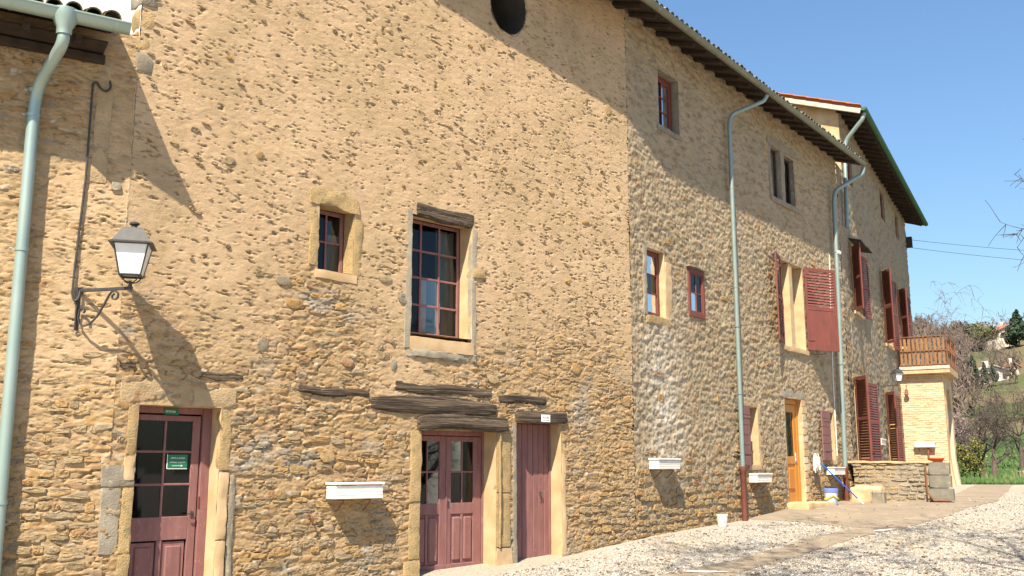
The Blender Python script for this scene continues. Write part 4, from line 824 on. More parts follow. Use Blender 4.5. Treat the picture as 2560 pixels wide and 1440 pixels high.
# ================================================================== TERRACE AND PORCH
T = thing('stone_terrace', 'low stone terrace with rubble front wall before the far house', 'terrace', F3.pt(2, 1, .7))
tf = RB('terrace_body', F3, -.55, 12.6, -2.05, -.06, .2, 1.72, 'greystone', T, (20, 8, 4), .01, .03, 2, lambda q: [q[0], q[1] * (1 - .026 * (q[0] + .55)), q[2]])
Mt = Matrix.Translation(F3.pt(-.56, 0, 0)) @ Matrix.Rotation(math.atan2(F3.n.y, F3.n.x), 4, 'Z')      # local x = away from the house, local y = along d3
class FF: pass
FT = FF(); FT.m = Mt; FT.at = lambda u, y, z: Mt @ Matrix.Translation((u, y, z))
st = lay_stones(FT, .0, 2.06, .62, 1.70, lambda u, z: .98, [], rs, .07, .14, .14, .42); put_stones(st, tf, FT, 160, rs, lambda u, z: .1 + .5 * rs.random() if u < 1.2 else .94 + .05 * rs.random())
RB('coping', FT, -.05, 2.1, -.05, .3, 1.70, 1.76, 'pale', T, (8, 2, 1), .012, .02, 4)
for k in range(3): 
    sl = RB('step_slab', FT, 2.0 + .01 * k, 2.52 + .03 * (2 - k), -.16 + .01 * k, .12, .74 + k * .335, .74 + k * .335 + .315, 'slab', T, (3, 2, 3), .003, .012, 5 + k)
obj('iron_stay', *tube([(1.93, -.1, 1.7), (1.95, -.18, .95), (2.1, -.2, .74), (2.5, -.2, .74)], .022, 6), M['rail'], T, FT.m)
P = thing('brick_porch', 'pale brick porch with side arch carrying the railed balcony', 'porch', F3.pt(11.5, .8, .9))
FP = FF(); FP.m = Matrix.Translation(F3.pt(10.5, 0, 0)) @ Matrix.Rotation(math.atan2(F3.n.y, F3.n.x), 4, 'Z')
pb = obj('front_wall', *cbox(.0, 1.50, .02, .35, .5, 5.02, .01), M['pale'], P, FP.m)
bm_ = {}
for r_ in range(40):                             # courses of bricks
    z = 1.76 + r_ * .0815; x = .01 + (.11 if r_ % 2 else 0)
    if r_ % 2: inst('brick', bm_.setdefault('h', mesh('brick', *cbox(0, .098, -.012, .05, 0, .07, .006), M['brick'])), pb, FP.m @ Matrix.Translation((.008, .02 + rs.uniform(-.007, .014), z + rs.uniform(-.004, .004))))
    while x < 1.49:
        w = min(.212, 1.497 - x)
        if w > .05: inst('brick', bm_.setdefault(round(w, 3), mesh('brick', *cbox(0, w, -.012, .05, 0, .07, .006), M['brick'])), pb, FP.m @ Matrix.Translation((x, .02 + rs.uniform(-.007, .014), z + rs.uniform(-.004, .004))))
        x += w + .01
# side wall with arch (plane at 1.5 m from the house, running away)
FS = FF(); FS.m = F3.m @ Matrix.Translation((10.86, -1.5, 0))
V = []; F = []; n = 18; cu, rr_, zs_ = 1.25, .80, 3.75
for k in range(n + 1):
    a = math.pi - math.pi * k / n; x = cu + rr_ * math.cos(a); z = zs_ + rr_ * math.sin(a); V += [(x, 0, z), (x, 0, 5.02), (x, .3, z)]
for k in range(n): F += [(3 * k, 3 * k + 3, 3 * k + 4, 3 * k + 1), (3 * k, 3 * k + 2, 3 * k + 5, 3 * k + 3)]
sw = obj('arch_wall', V, F, M['pale'], P, FS.m)
for a, b, bt in ((0, cu - rr_, .0), (cu + rr_, 2.6, .0)): RB('pier', FS, a, b, -.012, .3, .4, 5.02, 'brick', P, (2, 2, 10), .01, .02, 3, lambda q: [q[0] , q[1] - .10 * max(0, 1.9 - q[2]), q[2]])
B('porch_back', F3, 10.9, 13.4, -1.1, -.06, .5, 5.0, M['interior'], P)
bal = B('balcony_slab', F3, 10.25, 13.6, -1.78, -.05, 5.02, 5.30, M['pale'], P, .02)
RB('slab_edge', F3, 10.22, 10.26, -1.79, -.04, 5.18, 5.31, 'mortar_white', P, (1, 8, 2), .004, .01, 1)
Rg = thing('balcony_railing', 'brown balcony railing of reed slats and iron bars on the porch', 'railing', F3.pt(10.3, 1, 5.3))
for z in (5.36, 5.88, 6.42):
    obj('rail_bar', *cbox(10.29, 10.32, -1.74, -.06, z - .018, z + .018, .004), M['rail'], Rg, F3.m); obj('rail_bar', *cbox(10.32, 13.5, -1.745, -1.715, z - .018, z + .018, .004), M['rail'], Rg, F3.m)
pk = [mesh('slat', *rbox(-w / 2, w / 2, -.012, .012, 0, h_, (2, 1, 4), .004, .008, i), M['picket'], True) for i, (w, h_) in enumerate(((.10, 1.12), (.08, 1.05), (.12, 1.15)))]
for k in range(11): inst('slat', rs.choice(pk), Rg, F3.at(10.34, -.14 - k * .148, 5.31, R(90 + rs.uniform(-8, 8))))
for k in range(16): inst('slat', rs.choice(pk), Rg, F3.at(10.45 + k * .19, -1.70, 5.31, R(rs.uniform(-8, 8))))
for u, y in ((10.30, -1.73), (10.30, -.08), (11.9, -1.73), (13.5, -1.73)): obj('rail_post', *tube([(u, y, 5.3), (u, y, 6.46), (u, y, 6.5)], [.026, .026, .034], 8), M['rail'], Rg, F3.m)

# ================================================================== LANTERNS
def lantern(root, top, m4, s=1.0):
    """square street lantern: frosted panes in a dark tapering frame"""
    def ring(h, z): return [(-h, -h, z), (h, -h, z), (h, h, z), (-h, h, z)]
    b, t_ = .125, .205; z0, z1 = .10, .49
    pane = MB().add(ring(b, z0) + ring(t_, z1), [(0, 1, 5, 4), (1, 2, 6, 5), (2, 3, 7, 6), (3, 0, 4, 7)])
    for k in range(4):
        q = pane.V; f = pane.F[k]; obj('frosted_pane', [q[i] for i in f], [(0, 1, 2, 3)], M['frost'], root, m4)
    fr_ = MB()
    for sx in (-1, 1):
        for sy in (-1, 1): fr_.add(*tube([(sx * b, sy * b, z0), (sx * t_, sy * t_, z1)], .011, 6))
    for h_, z in ((b, z0), (t_, z1)):
        r = ring(h_, z)
        for k in range(4): fr_.add(*tube([r[k], r[(k + 1) % 4]], .013, 6))
    fr_.build('lantern_frame', M['black'], root, m4)
    rf_ = MB().add(ring(.262, .485) + ring(.262, .497) + ring(.225, .515) + ring(.13, .685) + ring(.118, .705), [tuple(4 * j + i for i in (k, (k + 1) % 4)) + tuple(4 * (j + 1) + i for i in ((k + 1) % 4, k)) for j in range(4) for k in range(4)] + [(3, 2, 1, 0), (16, 17, 18, 19)])
    rf_.build('lantern_roof', M['black'], root, m4)
    obj('finial', *lathe([(.0, .70), (.05, .70), (.038, .735), (.036, .755), (.062, .765), (.062, .785), (.03, .80), (0, .803)], 14), M['black'], root, m4, True)
    cr = MB()
    for k in range(4):
        a = k * math.pi / 2 + math.pi / 4; c, s_ = math.cos(a), math.sin(a)
        cr.add(*tube(bend([(c * b * 1.3, s_ * b * 1.3, z0), (c * .10, s_ * .10, .03), (c * .02, s_ * .02, .01)], .06), .008, 6))
    cr.add(*tube([(0, 0, -.10), (0, 0, .03)], .022, 8)); cr.build('lantern_cradle', M['black'], root, m4)
mount = F0.pt(-.47, .015, 3.62); tip = F1.pt(-5.29, .48, 3.66)
Ln = thing('wall_lantern', 'black iron lantern with frosted panes on a scrolled bracket left of the glazed door', 'lantern', mount)
ax = (tip - mount); axh = Vector((ax.x, ax.y, 0)).normalized(); L_ = Vector((ax.x, ax.y, 0)).length
BM = Matrix.Translation(mount) @ Matrix.Rotation(math.atan2(axh.y, axh.x), 4, 'Z')
B_ = obj('bracket_arm', *cbox(0, L_ + .03, -.014, .014, .0, .038, .004), M['black'], Ln, BM)
lantern(Ln, None, Matrix.Translation(tip + Vector((0, 0, .03))) @ Matrix.Rotation(R(14), 4, 'Z') @ Matrix.Scale(.92, 4))
def spiral(cx, cz, r0, r1, a0, a1, n=16): return [(cx + (r0 + (r1 - r0) * k / n) * math.cos(a0 + (a1 - a0) * k / n), 0, cz + (r0 + (r1 - r0) * k / n) * math.sin(a0 + (a1 - a0) * k / n)) for k in range(n + 1)]
scroll = spiral(.005 + .06, -.23, .018, .05, R(-60), R(180 + 20), 14) + [(.012, 0, -.30), (.03, 0, -.37), (.09, 0, -.405), (.17, 0, -.385), (.26, 0, -.30), (.34, 0, -.17), (.40, 0, -.06)] + spiral(.475, -.065, .068, .02, R(160), R(160 - 430), 20)
def ribbon(pts, w, th):
    V = []; F = []
    for i, p in enumerate(pts):
        a = Vector(pts[max(i - 1, 0)]); b = Vector(pts[min(i + 1, len(pts) - 1)]); t = (b - a).normalized(); nn = Vector((-t.z, 0, t.x))
        for s1_, s2_ in ((-1, -1), (1, -1), (1, 1), (-1, 1)): V.append(Vector(p) + nn * (th * s1_) + Vector((0, w * s2_, 0)))
        if i:
            for k in range(4): F.append(((i - 1) * 4 + k, (i - 1) * 4 + (k + 1) % 4, i * 4 + (k + 1) % 4, i * 4 + k))
    return V, F
obj('bracket_scroll', *ribbon(scroll, .013, .007), M['black'], Ln, BM)
obj('wall_fixing', *cbox(-.02, .0, -.03, .03, -.45, .06, .004), M['black'], Ln, BM)
cb = obj('cable_conduit', *tube(bend([(-.32, -.03, 6.27), (-.30, -.03, 6.18), (-.36, -.03, 6.12), (-.42, -.03, 6.15), (-.47, -.03, 6.23), (-.51, -.03, 6.2), (-.505, -.03, 5.0), (-.545, -.03, 3.9), (-.55, -.03, 3.58), (-.52, -.04, 3.50), (-.475, -.05, 3.55), (-.47, -.04, 3.63)], .04, 5), .0135, 8), M['black'], None, F0.m, True)
tag(cb, 'thin black cable conduit running down to the near lantern', 'cable')
Lf = thing('wall_lantern', 'small far lantern on a straight arm beside the brick porch', 'lantern', F3.pt(5.2, 0, 4.24))
obj('bracket_arm', *cbox(5.18, 5.22, -.66, .02, 4.22, 4.255, .004), M['black'], Lf, F3.m); lantern(Lf, None, F3.at(5.2, -.62, 4.31, R(40)) @ Matrix.Scale(.64, 4)); obj('wall_fixing', *cbox(5.14, 5.26, -.03, .03, 4.12, 4.36, .005), M['black'], Lf, F3.m)
hk = thing('hanging_bell', 'small dark bell hanging on the brick porch face', 'bell', F3.pt(10.4, .45, 4.4))
obj('bell_body', *lathe([(0, .20), (.03, .20), (.055, .15), (.065, .05), (.10, 0), (.085, -.005), (0, .03)], 12), M['rail'], hk, FP.m @ Matrix.Translation((.22, -.12, 4.28)), True); obj('bell_hook', *tube([(.22, .03, 4.66), (.22, -.12, 4.62), (.22, -.12, 4.47)], .012, 6), M['black'], hk, FP.m)

# ================================================================== FLOWER BOXES
def flower_box(fr, u, z, L, dep, h, label, front=-.02, m=None):
    base = m if m is not None else fr.m
    loc = base @ Vector((u, front, z)); t = thing('flower_box', label, 'flower box', loc, math.atan2(base[1][0], base[0][0]), 'white plastic flower boxes along the walls')
    wm = WM[t]; mb = MB()
    def shell(b, w0_, z0_, z1_): mb.add(*cbox(-L / 2 + b, L / 2 - b, -dep + b, -b - .001, z0_, z1_, .008))
    obj('trough', *rbox(-L / 2 + .012, L / 2 - .012, -dep + .012, -.002, 0, h - .035, (6, 2, 3), .0015, .01, 3, None), M['whiteplastic'], t, wm)
    for k in range(4): obj('rib', *cbox(-L / 2 + .0085, L / 2 - .0085, -dep + .0075, .0, .006 + k * h * .205, .006 + k * h * .205 + h * .17, .004), M['whiteplastic'], t, wm)
    rim = MB(); r = h - .03
    for q in ((-L / 2 - .01, L / 2 + .01, -dep - .012, -dep + .02), (-L / 2 - .01, L / 2 + .01, -.025, .004), (-L / 2 - .01, -L / 2 + .02, -dep + .02, -.025), (L / 2 - .02, L / 2 + .01, -dep + .02, -.025)): rim.add(*cbox(q[0], q[1], q[2], q[3], r, h, .006))
    rim.build('rim', M['whiteplastic'], t, wm); obj('soil', *rbox(-L / 2 + .02, L / 2 - .02, -dep + .02, -.02, h - .06, h - .028, (12, 4, 1), .006, .005, 4), M['castiron'], t, wm)
    for s_ in (-.28, .28): obj('bracket', *tube(bend([(s_ * L, .02, -.16), (s_ * L, -.02, -.16), (s_ * L, -dep * .8, -.01), (s_ * L, -.01, -.006)], .03), .009, 6), M['castiron'], t, wm)
    return t
flower_box(F1, -1.82, 1.17, .80, .24, .225, 'nearest white flower box, left of the plum double door'); flower_box(F2, .92, 1.56, .85, .22, .205, 'white flower box right of the wall joint under the limewashed patch')
flower_box(F2, 5.35, 1.26, .80, .22, .205, 'white flower box between the board shutter and the orange door'); flower_box(F2, 10.25, 1.40, .85, .22, .205, 'white flower box by the far downpipe behind the mop')
flower_box(F3, 4.1, 2.28, .8, .22, .2, 'white flower box on the far house wall between the two terrace doors'); flower_box(None, .72, 2.32, .72, .2, .2, 'white flower box on the brick porch above the terracotta bowl', -.02, FP.m)
obj_ = obj('box_post', *cbox(.80, .86, -.14, -.08, 1.76, 2.31, .006), M['rail'], P, FP.m)
bw = obj('terracotta_bowl', *lathe([(0, 0), (.17, 0), (.20, .04), (.27, .17), (.29, .18), (.29, .215), (.26, .215), (.24, .17), (0, .15)], 20), M['terracotta'], None, FP.m @ Matrix.Translation((1.1, -.38, 1.725)), True); tag(bw, 'wide terracotta bowl on the terrace beside the brick porch', 'bowl')
# old nails and an iron hook low on the near wall
for u, z, lab in ((-2.47, .97, 'rusty iron hook on the near wall left of the flower box'),):
    n_ = obj('iron_hook', *tube(bend([(u, .03, z), (u, -.07, z + .01), (u + .01, -.09, z - .05), (u + .03, -.06, z - .12)], .03), .012, 6), M['rail'], None, F1.m, True); tag(n_, lab, 'hook')
# ================================================================== BUCKETS, MOP, BLOCKS
def on_ground(fr, u, off):
    p = fr.pt(u, off, 0); p.z = float(ground_z(p.x, p.y)); return p
p = on_ground(F2, 2.95, .30); b1 = thing('bucket', 'small white tub with faint print against the wall foot', 'bucket', p); mm = WM[b1]
obj('tub', *lathe([(0, .004), (.085, .004), (.092, .02), (.112, .215), (.12, .22), (.12, .24), (.108, .24), (.09, .03), (0, .025)], 20), M['whiteplastic'], b1, mm, True)
obj('printed_patch', [(.104 * math.cos(a) * k, .104 * math.sin(a) * k, z) for z, k in ((.08, 1.0), (.15, 1.07)) for a in np.linspace(-1.9, -1.1, 7)], [(i, i + 1, 8 + i, 7 + i) for i in range(6)], simple('faded print', (.55, .42, .45), None, bump=0), b1, mm, True)
p = on_ground(F2, 8.95, .42); b2 = thing('bucket', 'pale bucket with blue lid and yellow handle beside the orange door', 'bucket', p); mm = WM[b2]
obj('pail', *lathe([(0, .004), (.13, .004), (.14, .02), (.17, .33), (.178, .335), (.165, .335), (.13, .03), (0, .02)], 20), simple('pale blue plastic', (.42, .52, .62), (.5, .58, .66), 5, .5, 0), b2, mm, True)
obj('lid', *lathe([(.182, .325), (.184, .40), (.172, .415), (0, .41)], 20), simple('blue lid', (.13, .19, .52), None, rough=.45, bump=0), b2, mm, True)
obj('handle', *tube([(.182 * math.cos(a) , .182 * math.sin(a) * 1.0, .25 - .10 * abs(math.sin((a + math.pi / 2) ))) for a in np.linspace(-math.pi * .95, -.05 * math.pi, 15)], .014, 6), simple('yellow handle', (.78, .62, .03), None, rough=.5, bump=0), b2, mm, True)
mp = thing('mop', 'white mop leaning head up on the wall with blue handle', 'mop', on_ground(F2, 9.6, 1.0)); foot = on_ground(F2, 9.6, 1.0) + Vector((0, 0, .03)); head = F2.pt(8.85, .14, 1.80)
ctrl = foot.lerp(head, .12); obj('handle', *tube([ctrl, head], .017, 8), simple('blue handle', (.02, .11, .48), None, rough=.4, bump=0), mp, None, True); obj('handle_end', *tube([foot, ctrl], .019, 8), M['whiteplastic'], mp, None, True)
mh = MB()
for k in range(46):
    a = rs.uniform(0, 6.28); r_ = rs.uniform(.02, .075); q = head + Vector((math.cos(a) * r_, math.sin(a) * r_, rs.uniform(.05, .16))); mh.add(*tube([head + Vector((0, 0, .02)), q, q + Vector((math.cos(a) * .03, math.sin(a) * .03, -rs.uniform(.15, .42)))], [.012, .012, .009], 5))
mh.build('mop_strands', simple('white mop cotton', (.75, .74, .70), (.6, .58, .52), 12, .95, 0), mp, None, True)
g = float(ground_z(10.3, 27))
o = RB('stone_block', FT, .12, .92, -1.0, -.35, .62, 1.10, 'pale', None, (6, 4, 4), .018, .06, 5); tag(o, 'long pale rounded stone block at the foot of the terrace', 'stone block')
o = RB('stone_block', FT, .70, 1.02, -1.28, -.9, .60, 1.02, 'greystone', None, (3, 3, 4), .02, .08, 6); tag(o, 'small grey upright stone beside the long pale block', 'stone block')
o = obj('tap_pipe', *tube(bend([(11.9, .02, 1.62), (11.9, -.16, 1.62), (12.1, -.30, 1.60), (12.2, -.33, 1.50)], .05), .035, 8), M['castiron'], None, F2.m, True); tag(o, 'dark waste pipe elbow sticking out beside the far downpipe', 'pipe')

# ================================================================== OVERHEAD WIRES
def wire(a, b, sag, label):
    a, b = Vector(a), Vector(b); pts = [a.lerp(b, k / 24) - Vector((0, 0, sag * 4 * (k / 24) * (1 - k / 24))) for k in range(25)]
    tag(obj('overhead_wire', *tube(pts, .009, 5), M['black'], None, None), label, 'wire', 'overhead wires at the far house')
A = F3.pt(15.6, .2, 11.3); wire(A, (40, 46, 11.9), .5, 'upper of the two wires leaving the far house'); wire(A - Vector((0, 0, .35)), (40, 45, 10.9), .5, 'lower of the two wires leaving the far house')
# ================================================================== GROUND
def gravel_mat():
    m, t, N, L, Bs = nodes('pale gravel and leaf litter'); v = coords(t, rnd=False)
    vo = N.new('ShaderNodeTexVoronoi'); vo.inputs['Scale'].default_value = 42; L.new(v, vo.inputs['Vector'])
    c = ramp(t, vo.outputs['Color'], [(0, (.28, .255, .22)), (.5, (.42, .385, .335)), (1, (.55, .515, .46))])
    c = mix(t, ramp(t, tex_noise(t, v, .8, 5, .6), [(.35, 0), (.7, .65)]), c, (.40, .33, .22))
    c = mix(t, ramp(t, tex_noise(t, v, 26, 5, .7), [(.52, 0), (.66, .7)]), c, (.17, .135, .10)); L.new(c, Bs.inputs['Base Color'])
    Bs.inputs['Roughness'].default_value = .95; Bs.inputs['Specular IOR Level'].default_value = .15
    add_bump(t, Bs, math_(t, 'ADD', vo.outputs['Distance'], tex_noise(t, v, 60, 4, .7)), .9, .02); return m
M['gravel'] = gravel_mat()
M['concrete'] = simple('worn tan concrete', (.27, .215, .155), (.215, .175, .13), 1.1, .92, .5, 70, .008, wear=(.34, .285, .215), wscale=2.2, wlo=.52, wsharp=.2)
M['grass'] = simple('meadow grass', (.05, .105, .02), (.035, .075, .016), .5, .95, .8, 8, .1)
def hill_mat():
    m, t, N, L, Bs = nodes('hillside pasture and scrub'); v = coords(t, rnd=False)
    c = ramp(t, tex_noise(t, v, .022, 5, .6, .6), [(.40, (.060, .090, .035)), (.47, (.085, .105, .048)), (.54, (.15, .115, .072)), (.60, (.065, .092, .036))])
    c = mix(t, ramp(t, tex_noise(t, v, .16, 6, .7), [(.45, 0), (.65, .7)]), c, (.12, .10, .065)); L.new(c, Bs.inputs['Base Color']); Bs.inputs['Roughness'].default_value = 1; Bs.inputs['Specular IOR Level'].default_value = .0
    return m
# one terrain sheet: fine near the yard, coarse to the horizon
xs = np.unique(np.concatenate([np.linspace(-900, -40, 24), np.linspace(-40, 60, 160), np.linspace(60, 900, 70)])); ys = np.unique(np.concatenate([np.linspace(-300, -10, 14), np.linspace(-10, 50, 130), np.linspace(50, 420, 130), np.linspace(420, 1200, 14)]))
X, Y = np.meshgrid(xs, ys)
def terrain(X, Y):
    z = ground_z(X, Y); far = sstep(45, 110, Y)
    side = np.interp(X / np.maximum(Y, 1), [-.6, .2, .40, .47, .52, .8, 1.5], [.7, .98, 1.03, .92, 1.06, 1.0, .8])
    return z * (1 - far + far * side) + far * (fbm(X / 60, Y / 60, 4, 5) * 3.0) + (1 - far) * .02 * fbm(X / 1.7, Y / 1.7, 3, 6)
Zt = terrain(X, Y); V = np.stack([X, Y, Zt], -1).reshape(-1, 3); n = len(xs); I = (np.arange(len(ys) - 1)[:, None] * n + np.arange(n - 1)[None, :]); Q = np.stack([I, I + 1, I + n + 1, I + n], -1).reshape(-1, 4)
gme = mesh('ground', V, Q, M['gravel'], True); gme.materials.append(M['grass']); gme.materials.append(hill_mat())
cy = V[Q].mean(1); dm_ = cy[:, 1] - .0 * cy[:, 0]; mi = np.where(dm_ > 95, 2, np.where((dm_ > 38.9) , 1, 0)).astype(np.int32); gme.polygons.foreach_set('material_index', mi)
tag(link(bpy.data.objects.new('ground', gme)), 'pale gravel yard running into meadow and hillside', None, None, 'structure')
def tz(x, y): return float(terrain(np.array([[x]]), np.array([[y]]))[0, 0])
def sheet(name, poly, m, lift, step=.3, label=None):
    """flat paving sheet following the ground inside a polygon"""
    poly = np.array(poly); x0, y0 = poly.min(0); x1, y1 = poly.max(0); gx = np.arange(x0, x1 + step, step); gy = np.arange(y0, y1 + step, step)
    bm = bmesh.new(); vs = [bm.verts.new((p[0], p[1], 0)) for p in poly]; bm.faces.new(vs)
    for g_ in gx[1:-1]: bmesh.ops.bisect_plane(bm, geom=bm.verts[:] + bm.edges[:] + bm.faces[:], plane_co=(g_, 0, 0), plane_no=(1, 0, 0))
    for g_ in gy[1:-1]: bmesh.ops.bisect_plane(bm, geom=bm.verts[:] + bm.edges[:] + bm.faces[:], plane_co=(0, g_, 0), plane_no=(0, 1, 0))
    co = np.array([v.co for v in bm.verts]); z = terrain(co[:, 0][None], co[:, 1][None])[0]
    for v, q in zip(bm.verts, z): v.co.z = q + lift
    me = bpy.data.meshes.new(name); bm.to_mesh(me); bm.free(); me.materials.append(m); o = link(bpy.data.objects.new(name, me)); return tag(o, label, None, None, 'structure')
PATH = [(1.2, 13.5), (2.24, 14.95), (3.3, 16.2), (4.59, 17.58), (6.0, 19.05), (6.75, 20.0), (6.5, 20.9), (6.1, 21.5), (5.2, 22.2), (7.6, 25.4), (9.4, 27.7), (11.2, 26.4), (13.8, 31.1), (16.3, 35.6), (18.0, 38.6), (18.9, 37.7), (15.6, 31.6), (12.98, 26.83), (10.14, 23.09), (7.46, 19.66), (5.23, 17.42), (3.47, 15.27), (2.4, 13.4)]
rp = random.Random(7); PATH = [((p[0] + (q[0] - p[0]) * k / 8) + rp.uniform(-.05, .05), (p[1] + (q[1] - p[1]) * k / 8) + rp.uniform(-.05, .05)) for p, q in zip(PATH, PATH[1:] + PATH[:1]) for k in range(8)]
sheet('path', PATH, M['concrete'], .007, .3, 'worn tan concrete path and apron along the wall')
for poly, lab in (([(6.95, 19.42), (7.3, 19.58), (7.6, 19.9), (7.42, 19.84), (7.05, 19.55)], 'far white patch at the path edge'), ([(2.55, 15.2), (2.9, 15.12), (3.3, 15.2), (3.05, 15.28), (2.75, 15.3)], 'near white patch at the path edge')):
    sheet('white_patch', poly, M['white_sign'], .018, .2, lab)  # flat white sheets laid just above the ground at the path edge
# loose pebbles and dead leaves over the gravel
def scatter(name, n, mat, size, flat, region, seed, label, lift=.0):
    rr = np.random.RandomState(seed); P = []
    base = np.array([(1, 0, 0), (-1, 0, 0), (0, 1, 0), (0, -1, 0), (0, 0, 1), (0, 0, -1)], float); FT_ = np.array([(0, 2, 4), (2, 1, 4), (1, 3, 4), (3, 0, 4), (2, 0, 5), (1, 2, 5), (3, 1, 5), (0, 3, 5)])
    px, py = region(rr, n); pz = terrain(px[None], py[None])[0]; s = size * np.exp(rr.randn(n) * .35); a = rr.rand(n) * 6.28
    sc = np.stack([s * rr.uniform(.7, 1.4, n), s * rr.uniform(.7, 1.2, n), s * flat * rr.uniform(.7, 1.3, n)], -1)
    L = base[None] * sc[:, None, :] * rr.uniform(.75, 1.2, (n, 6, 1)); c, q = np.cos(a)[:, None], np.sin(a)[:, None]
    V = np.stack([L[..., 0] * c - L[..., 1] * q + px[:, None], L[..., 0] * q + L[..., 1] * c + py[:, None], L[..., 2] + (pz + lift)[:, None] + (s * flat * .35)[:, None]], -1).reshape(-1, 3)
    F = (FT_[None] + (np.arange(n) * 6)[:, None, None]).reshape(-1, 3); hue = np.repeat(rr.rand(n), 6)
    return tag(obj(name, V, F, mat, None, None, False, np.stack([hue, hue, hue, hue], -1)), label, name, None, 'stuff')
def peb_mat(name, stops):
    m, t, N, L, Bs = nodes(name); at = N.new('ShaderNodeVertexColor'); at.layer_name = 'col'; sp = N.new('ShaderNodeSeparateColor'); L.new(at.outputs['Color'], sp.inputs[0]); L.new(ramp(t, sp.outputs['Green'], stops), Bs.inputs['Base Color']); Bs.inputs['Roughness'].default_value = .9; return m
from_poly = np.array(PATH)
def in_path(x, y):
    c = np.zeros(x.shape, bool); q = from_poly; x = x + .10 * np.sin(y * 23 + x * 31)
    for i in range(len(q)):
        (x1, y1), (x2, y2) = q[i], q[i - 1]; c ^= ((y1 > y) != (y2 > y)) & (x < (x2 - x1) * (y - y1) / (y2 - y1 + 1e-12) + x1)
    return c
def yard(frac_path):
    def f(rr, n):
        ox, oy = [], []
        while len(ox) < n:
            y = 13.2 + 26 * rr.rand(n) ** 1.7; x = y * rr.uniform(-.02, .62, n)
            k = ((x - F1.p0.x) * F1.n.x + (y - F1.p0.y) * F1.n.y > .05) & ((x - F2.p0.x) * F2.n.x + (y - F2.p0.y) * F2.n.y > .05) & ((x - F3.p0.x) * F3.n.x + (y - F3.p0.y) * F3.n.y > np.where(y > 26, 2.2, -99)) & (~in_path(x, y) | (rr.rand(n) < frac_path))
            ox += list(x[k]); oy += list(y[k])
        return np.array(ox[:n]), np.array(oy[:n])
    return f
scatter('gravel', 60000, peb_mat('gravel pebble', [(0, (.19, .175, .155)), (.4, (.40, .375, .34)), (1, (.70, .67, .63))]), 0.0095, .6, yard(.10), 3, 'loose pale gravel scattered over the yard')
scatter('dead_leaves', 9000, peb_mat('dead leaf', [(0, (.10, .07, .04)), (.6, (.19, .13, .075)), (1, (.30, .21, .12))]), .017, .25, yard(.12), 4, 'brown dead leaves and husks lying on the gravel', .012)
scatter('grass_tufts', 26000, peb_mat('grass tuft', [(0, (.03, .07, .014)), (.7, (.055, .115, .022)), (1, (.11, .12, .045))]), .05, 2.2, lambda rr, n: (lambda y: (y * rr.uniform(.40, .62, n), y))(39.2 + 45 * rr.rand(n) ** 1.5), 5, 'short spring grass of the meadow')

# ================================================================== TREES
def bare_tree(name, label, base, height, seed, mats, trunk_r=.16, levels=5, spread=.55, droop=0, lean=(0, 0), kids=(3, 5), crown_start=.3, twig_r=.006, min_r=.008, cat='tree', group=None, wig=.22, twigs=1.0):
    rr = random.Random(seed); t = thing(name, label, cat, base, 0, group); tr = MB(); cr = MB(); base = Vector(base)
    def rnd(): return Vector((rr.gauss(0, 1), rr.gauss(0, 1), rr.gauss(0, 1)))
    def grow(p, d, L, r, lev):
        n = 5 if lev < 2 else 4; pts = [p]; rad = [r]; dd = d.normalized(); kids_at = []
        for i in range(n):
            dd = (dd + rnd() * wig * (.5 if lev == 0 else 1) * .5 + Vector((0, 0, (.10 if lev < 3 else -.02) - droop * max(0, lev - 1)))).normalized(); p = p + dd * L / n; pts.append(p); rad.append(max(twig_r * .6, r * (1 - .62 * (i + 1) / n)))
            kids_at.append((p, dd, rad[-1]))
        (tr if lev == 0 else cr).add(*tube(pts, rad, 8 if lev == 0 else (5 if lev < 3 else 3), False))
        if lev >= levels: return
        k = rr.randint(*kids) + (2 if lev == 0 else 0)
        if lev == levels - 1: k = int(k * twigs)
        for j in range(k):
            f = rr.uniform(crown_start if lev == 0 else .25, 1); q, dq, rq = kids_at[min(n - 1, int(f * n))]
            side = (rnd() - dq * rnd().dot(dq)); side = (side - dq * side.dot(dq)).normalized(); nd = (dq * rr.uniform(.45, 1) + side * rr.uniform(.5, 1.1) * (spread + .45)).normalized()
            grow(q, nd, L * rr.uniform(.5, .78) * (1.15 if lev == 0 else 1), max(twig_r, rq * rr.uniform(.55, .8)), lev + 1)
    grow(base - Vector((0, 0, .15)), Vector((lean[0], lean[1], 1)), height * .5, trunk_r, 0)
    tr.build('trunk', mats[0], t, None, True); cr.build('crown', mats[1], t, None, True); return t
M['bark'] = simple('grey brown bark', (.13, .10, .08), (.085, .065, .05), 8, .95, .6, 30, .02); M['twig'] = simple('brown twigs', (.085, .065, .058), (.06, .047, .042), 5, .95, 0)
M['birch'] = simple('pale birch bark', (.52, .49, .43), (.38, .34, .29), 6, .9, .3, 20, wear=(.08, .07, .06), wscale=6, wlo=.66); M['wtwig'] = simple('reddish drooping twigs', (.19, .145, .13), (.14, .11, .10), 4, .95, 0)
def dirpt(px, dist, z=0, it=6):
    y = dist * .89; x = (px - 1280) / 2490 * y
    for _ in range(it): x = (px - 1280) / 2450 * (y * .98369 + (tz(x, y) - 1.6) * .17987)
    return (x, y, tz(x, y) + z)
bare_tree('birch_tree', 'bare weeping birch with white limbs behind the far house', dirpt(2300, 58), 8.6, 5, (M['birch'], M['wtwig']), .20, 5, .55, .075, (.08, 0), (4, 5), .35, .010, twigs=.8)
bare_tree('fruit_tree', 'bare fruit tree with fork in the meadow, nearer one', dirpt(2488, 46), 3.1, 8, (M['bark'], M['twig']), .17, 5, .85, 0, (.05, 0), (3, 4), .35, .009, group='fruit trees in the meadow')
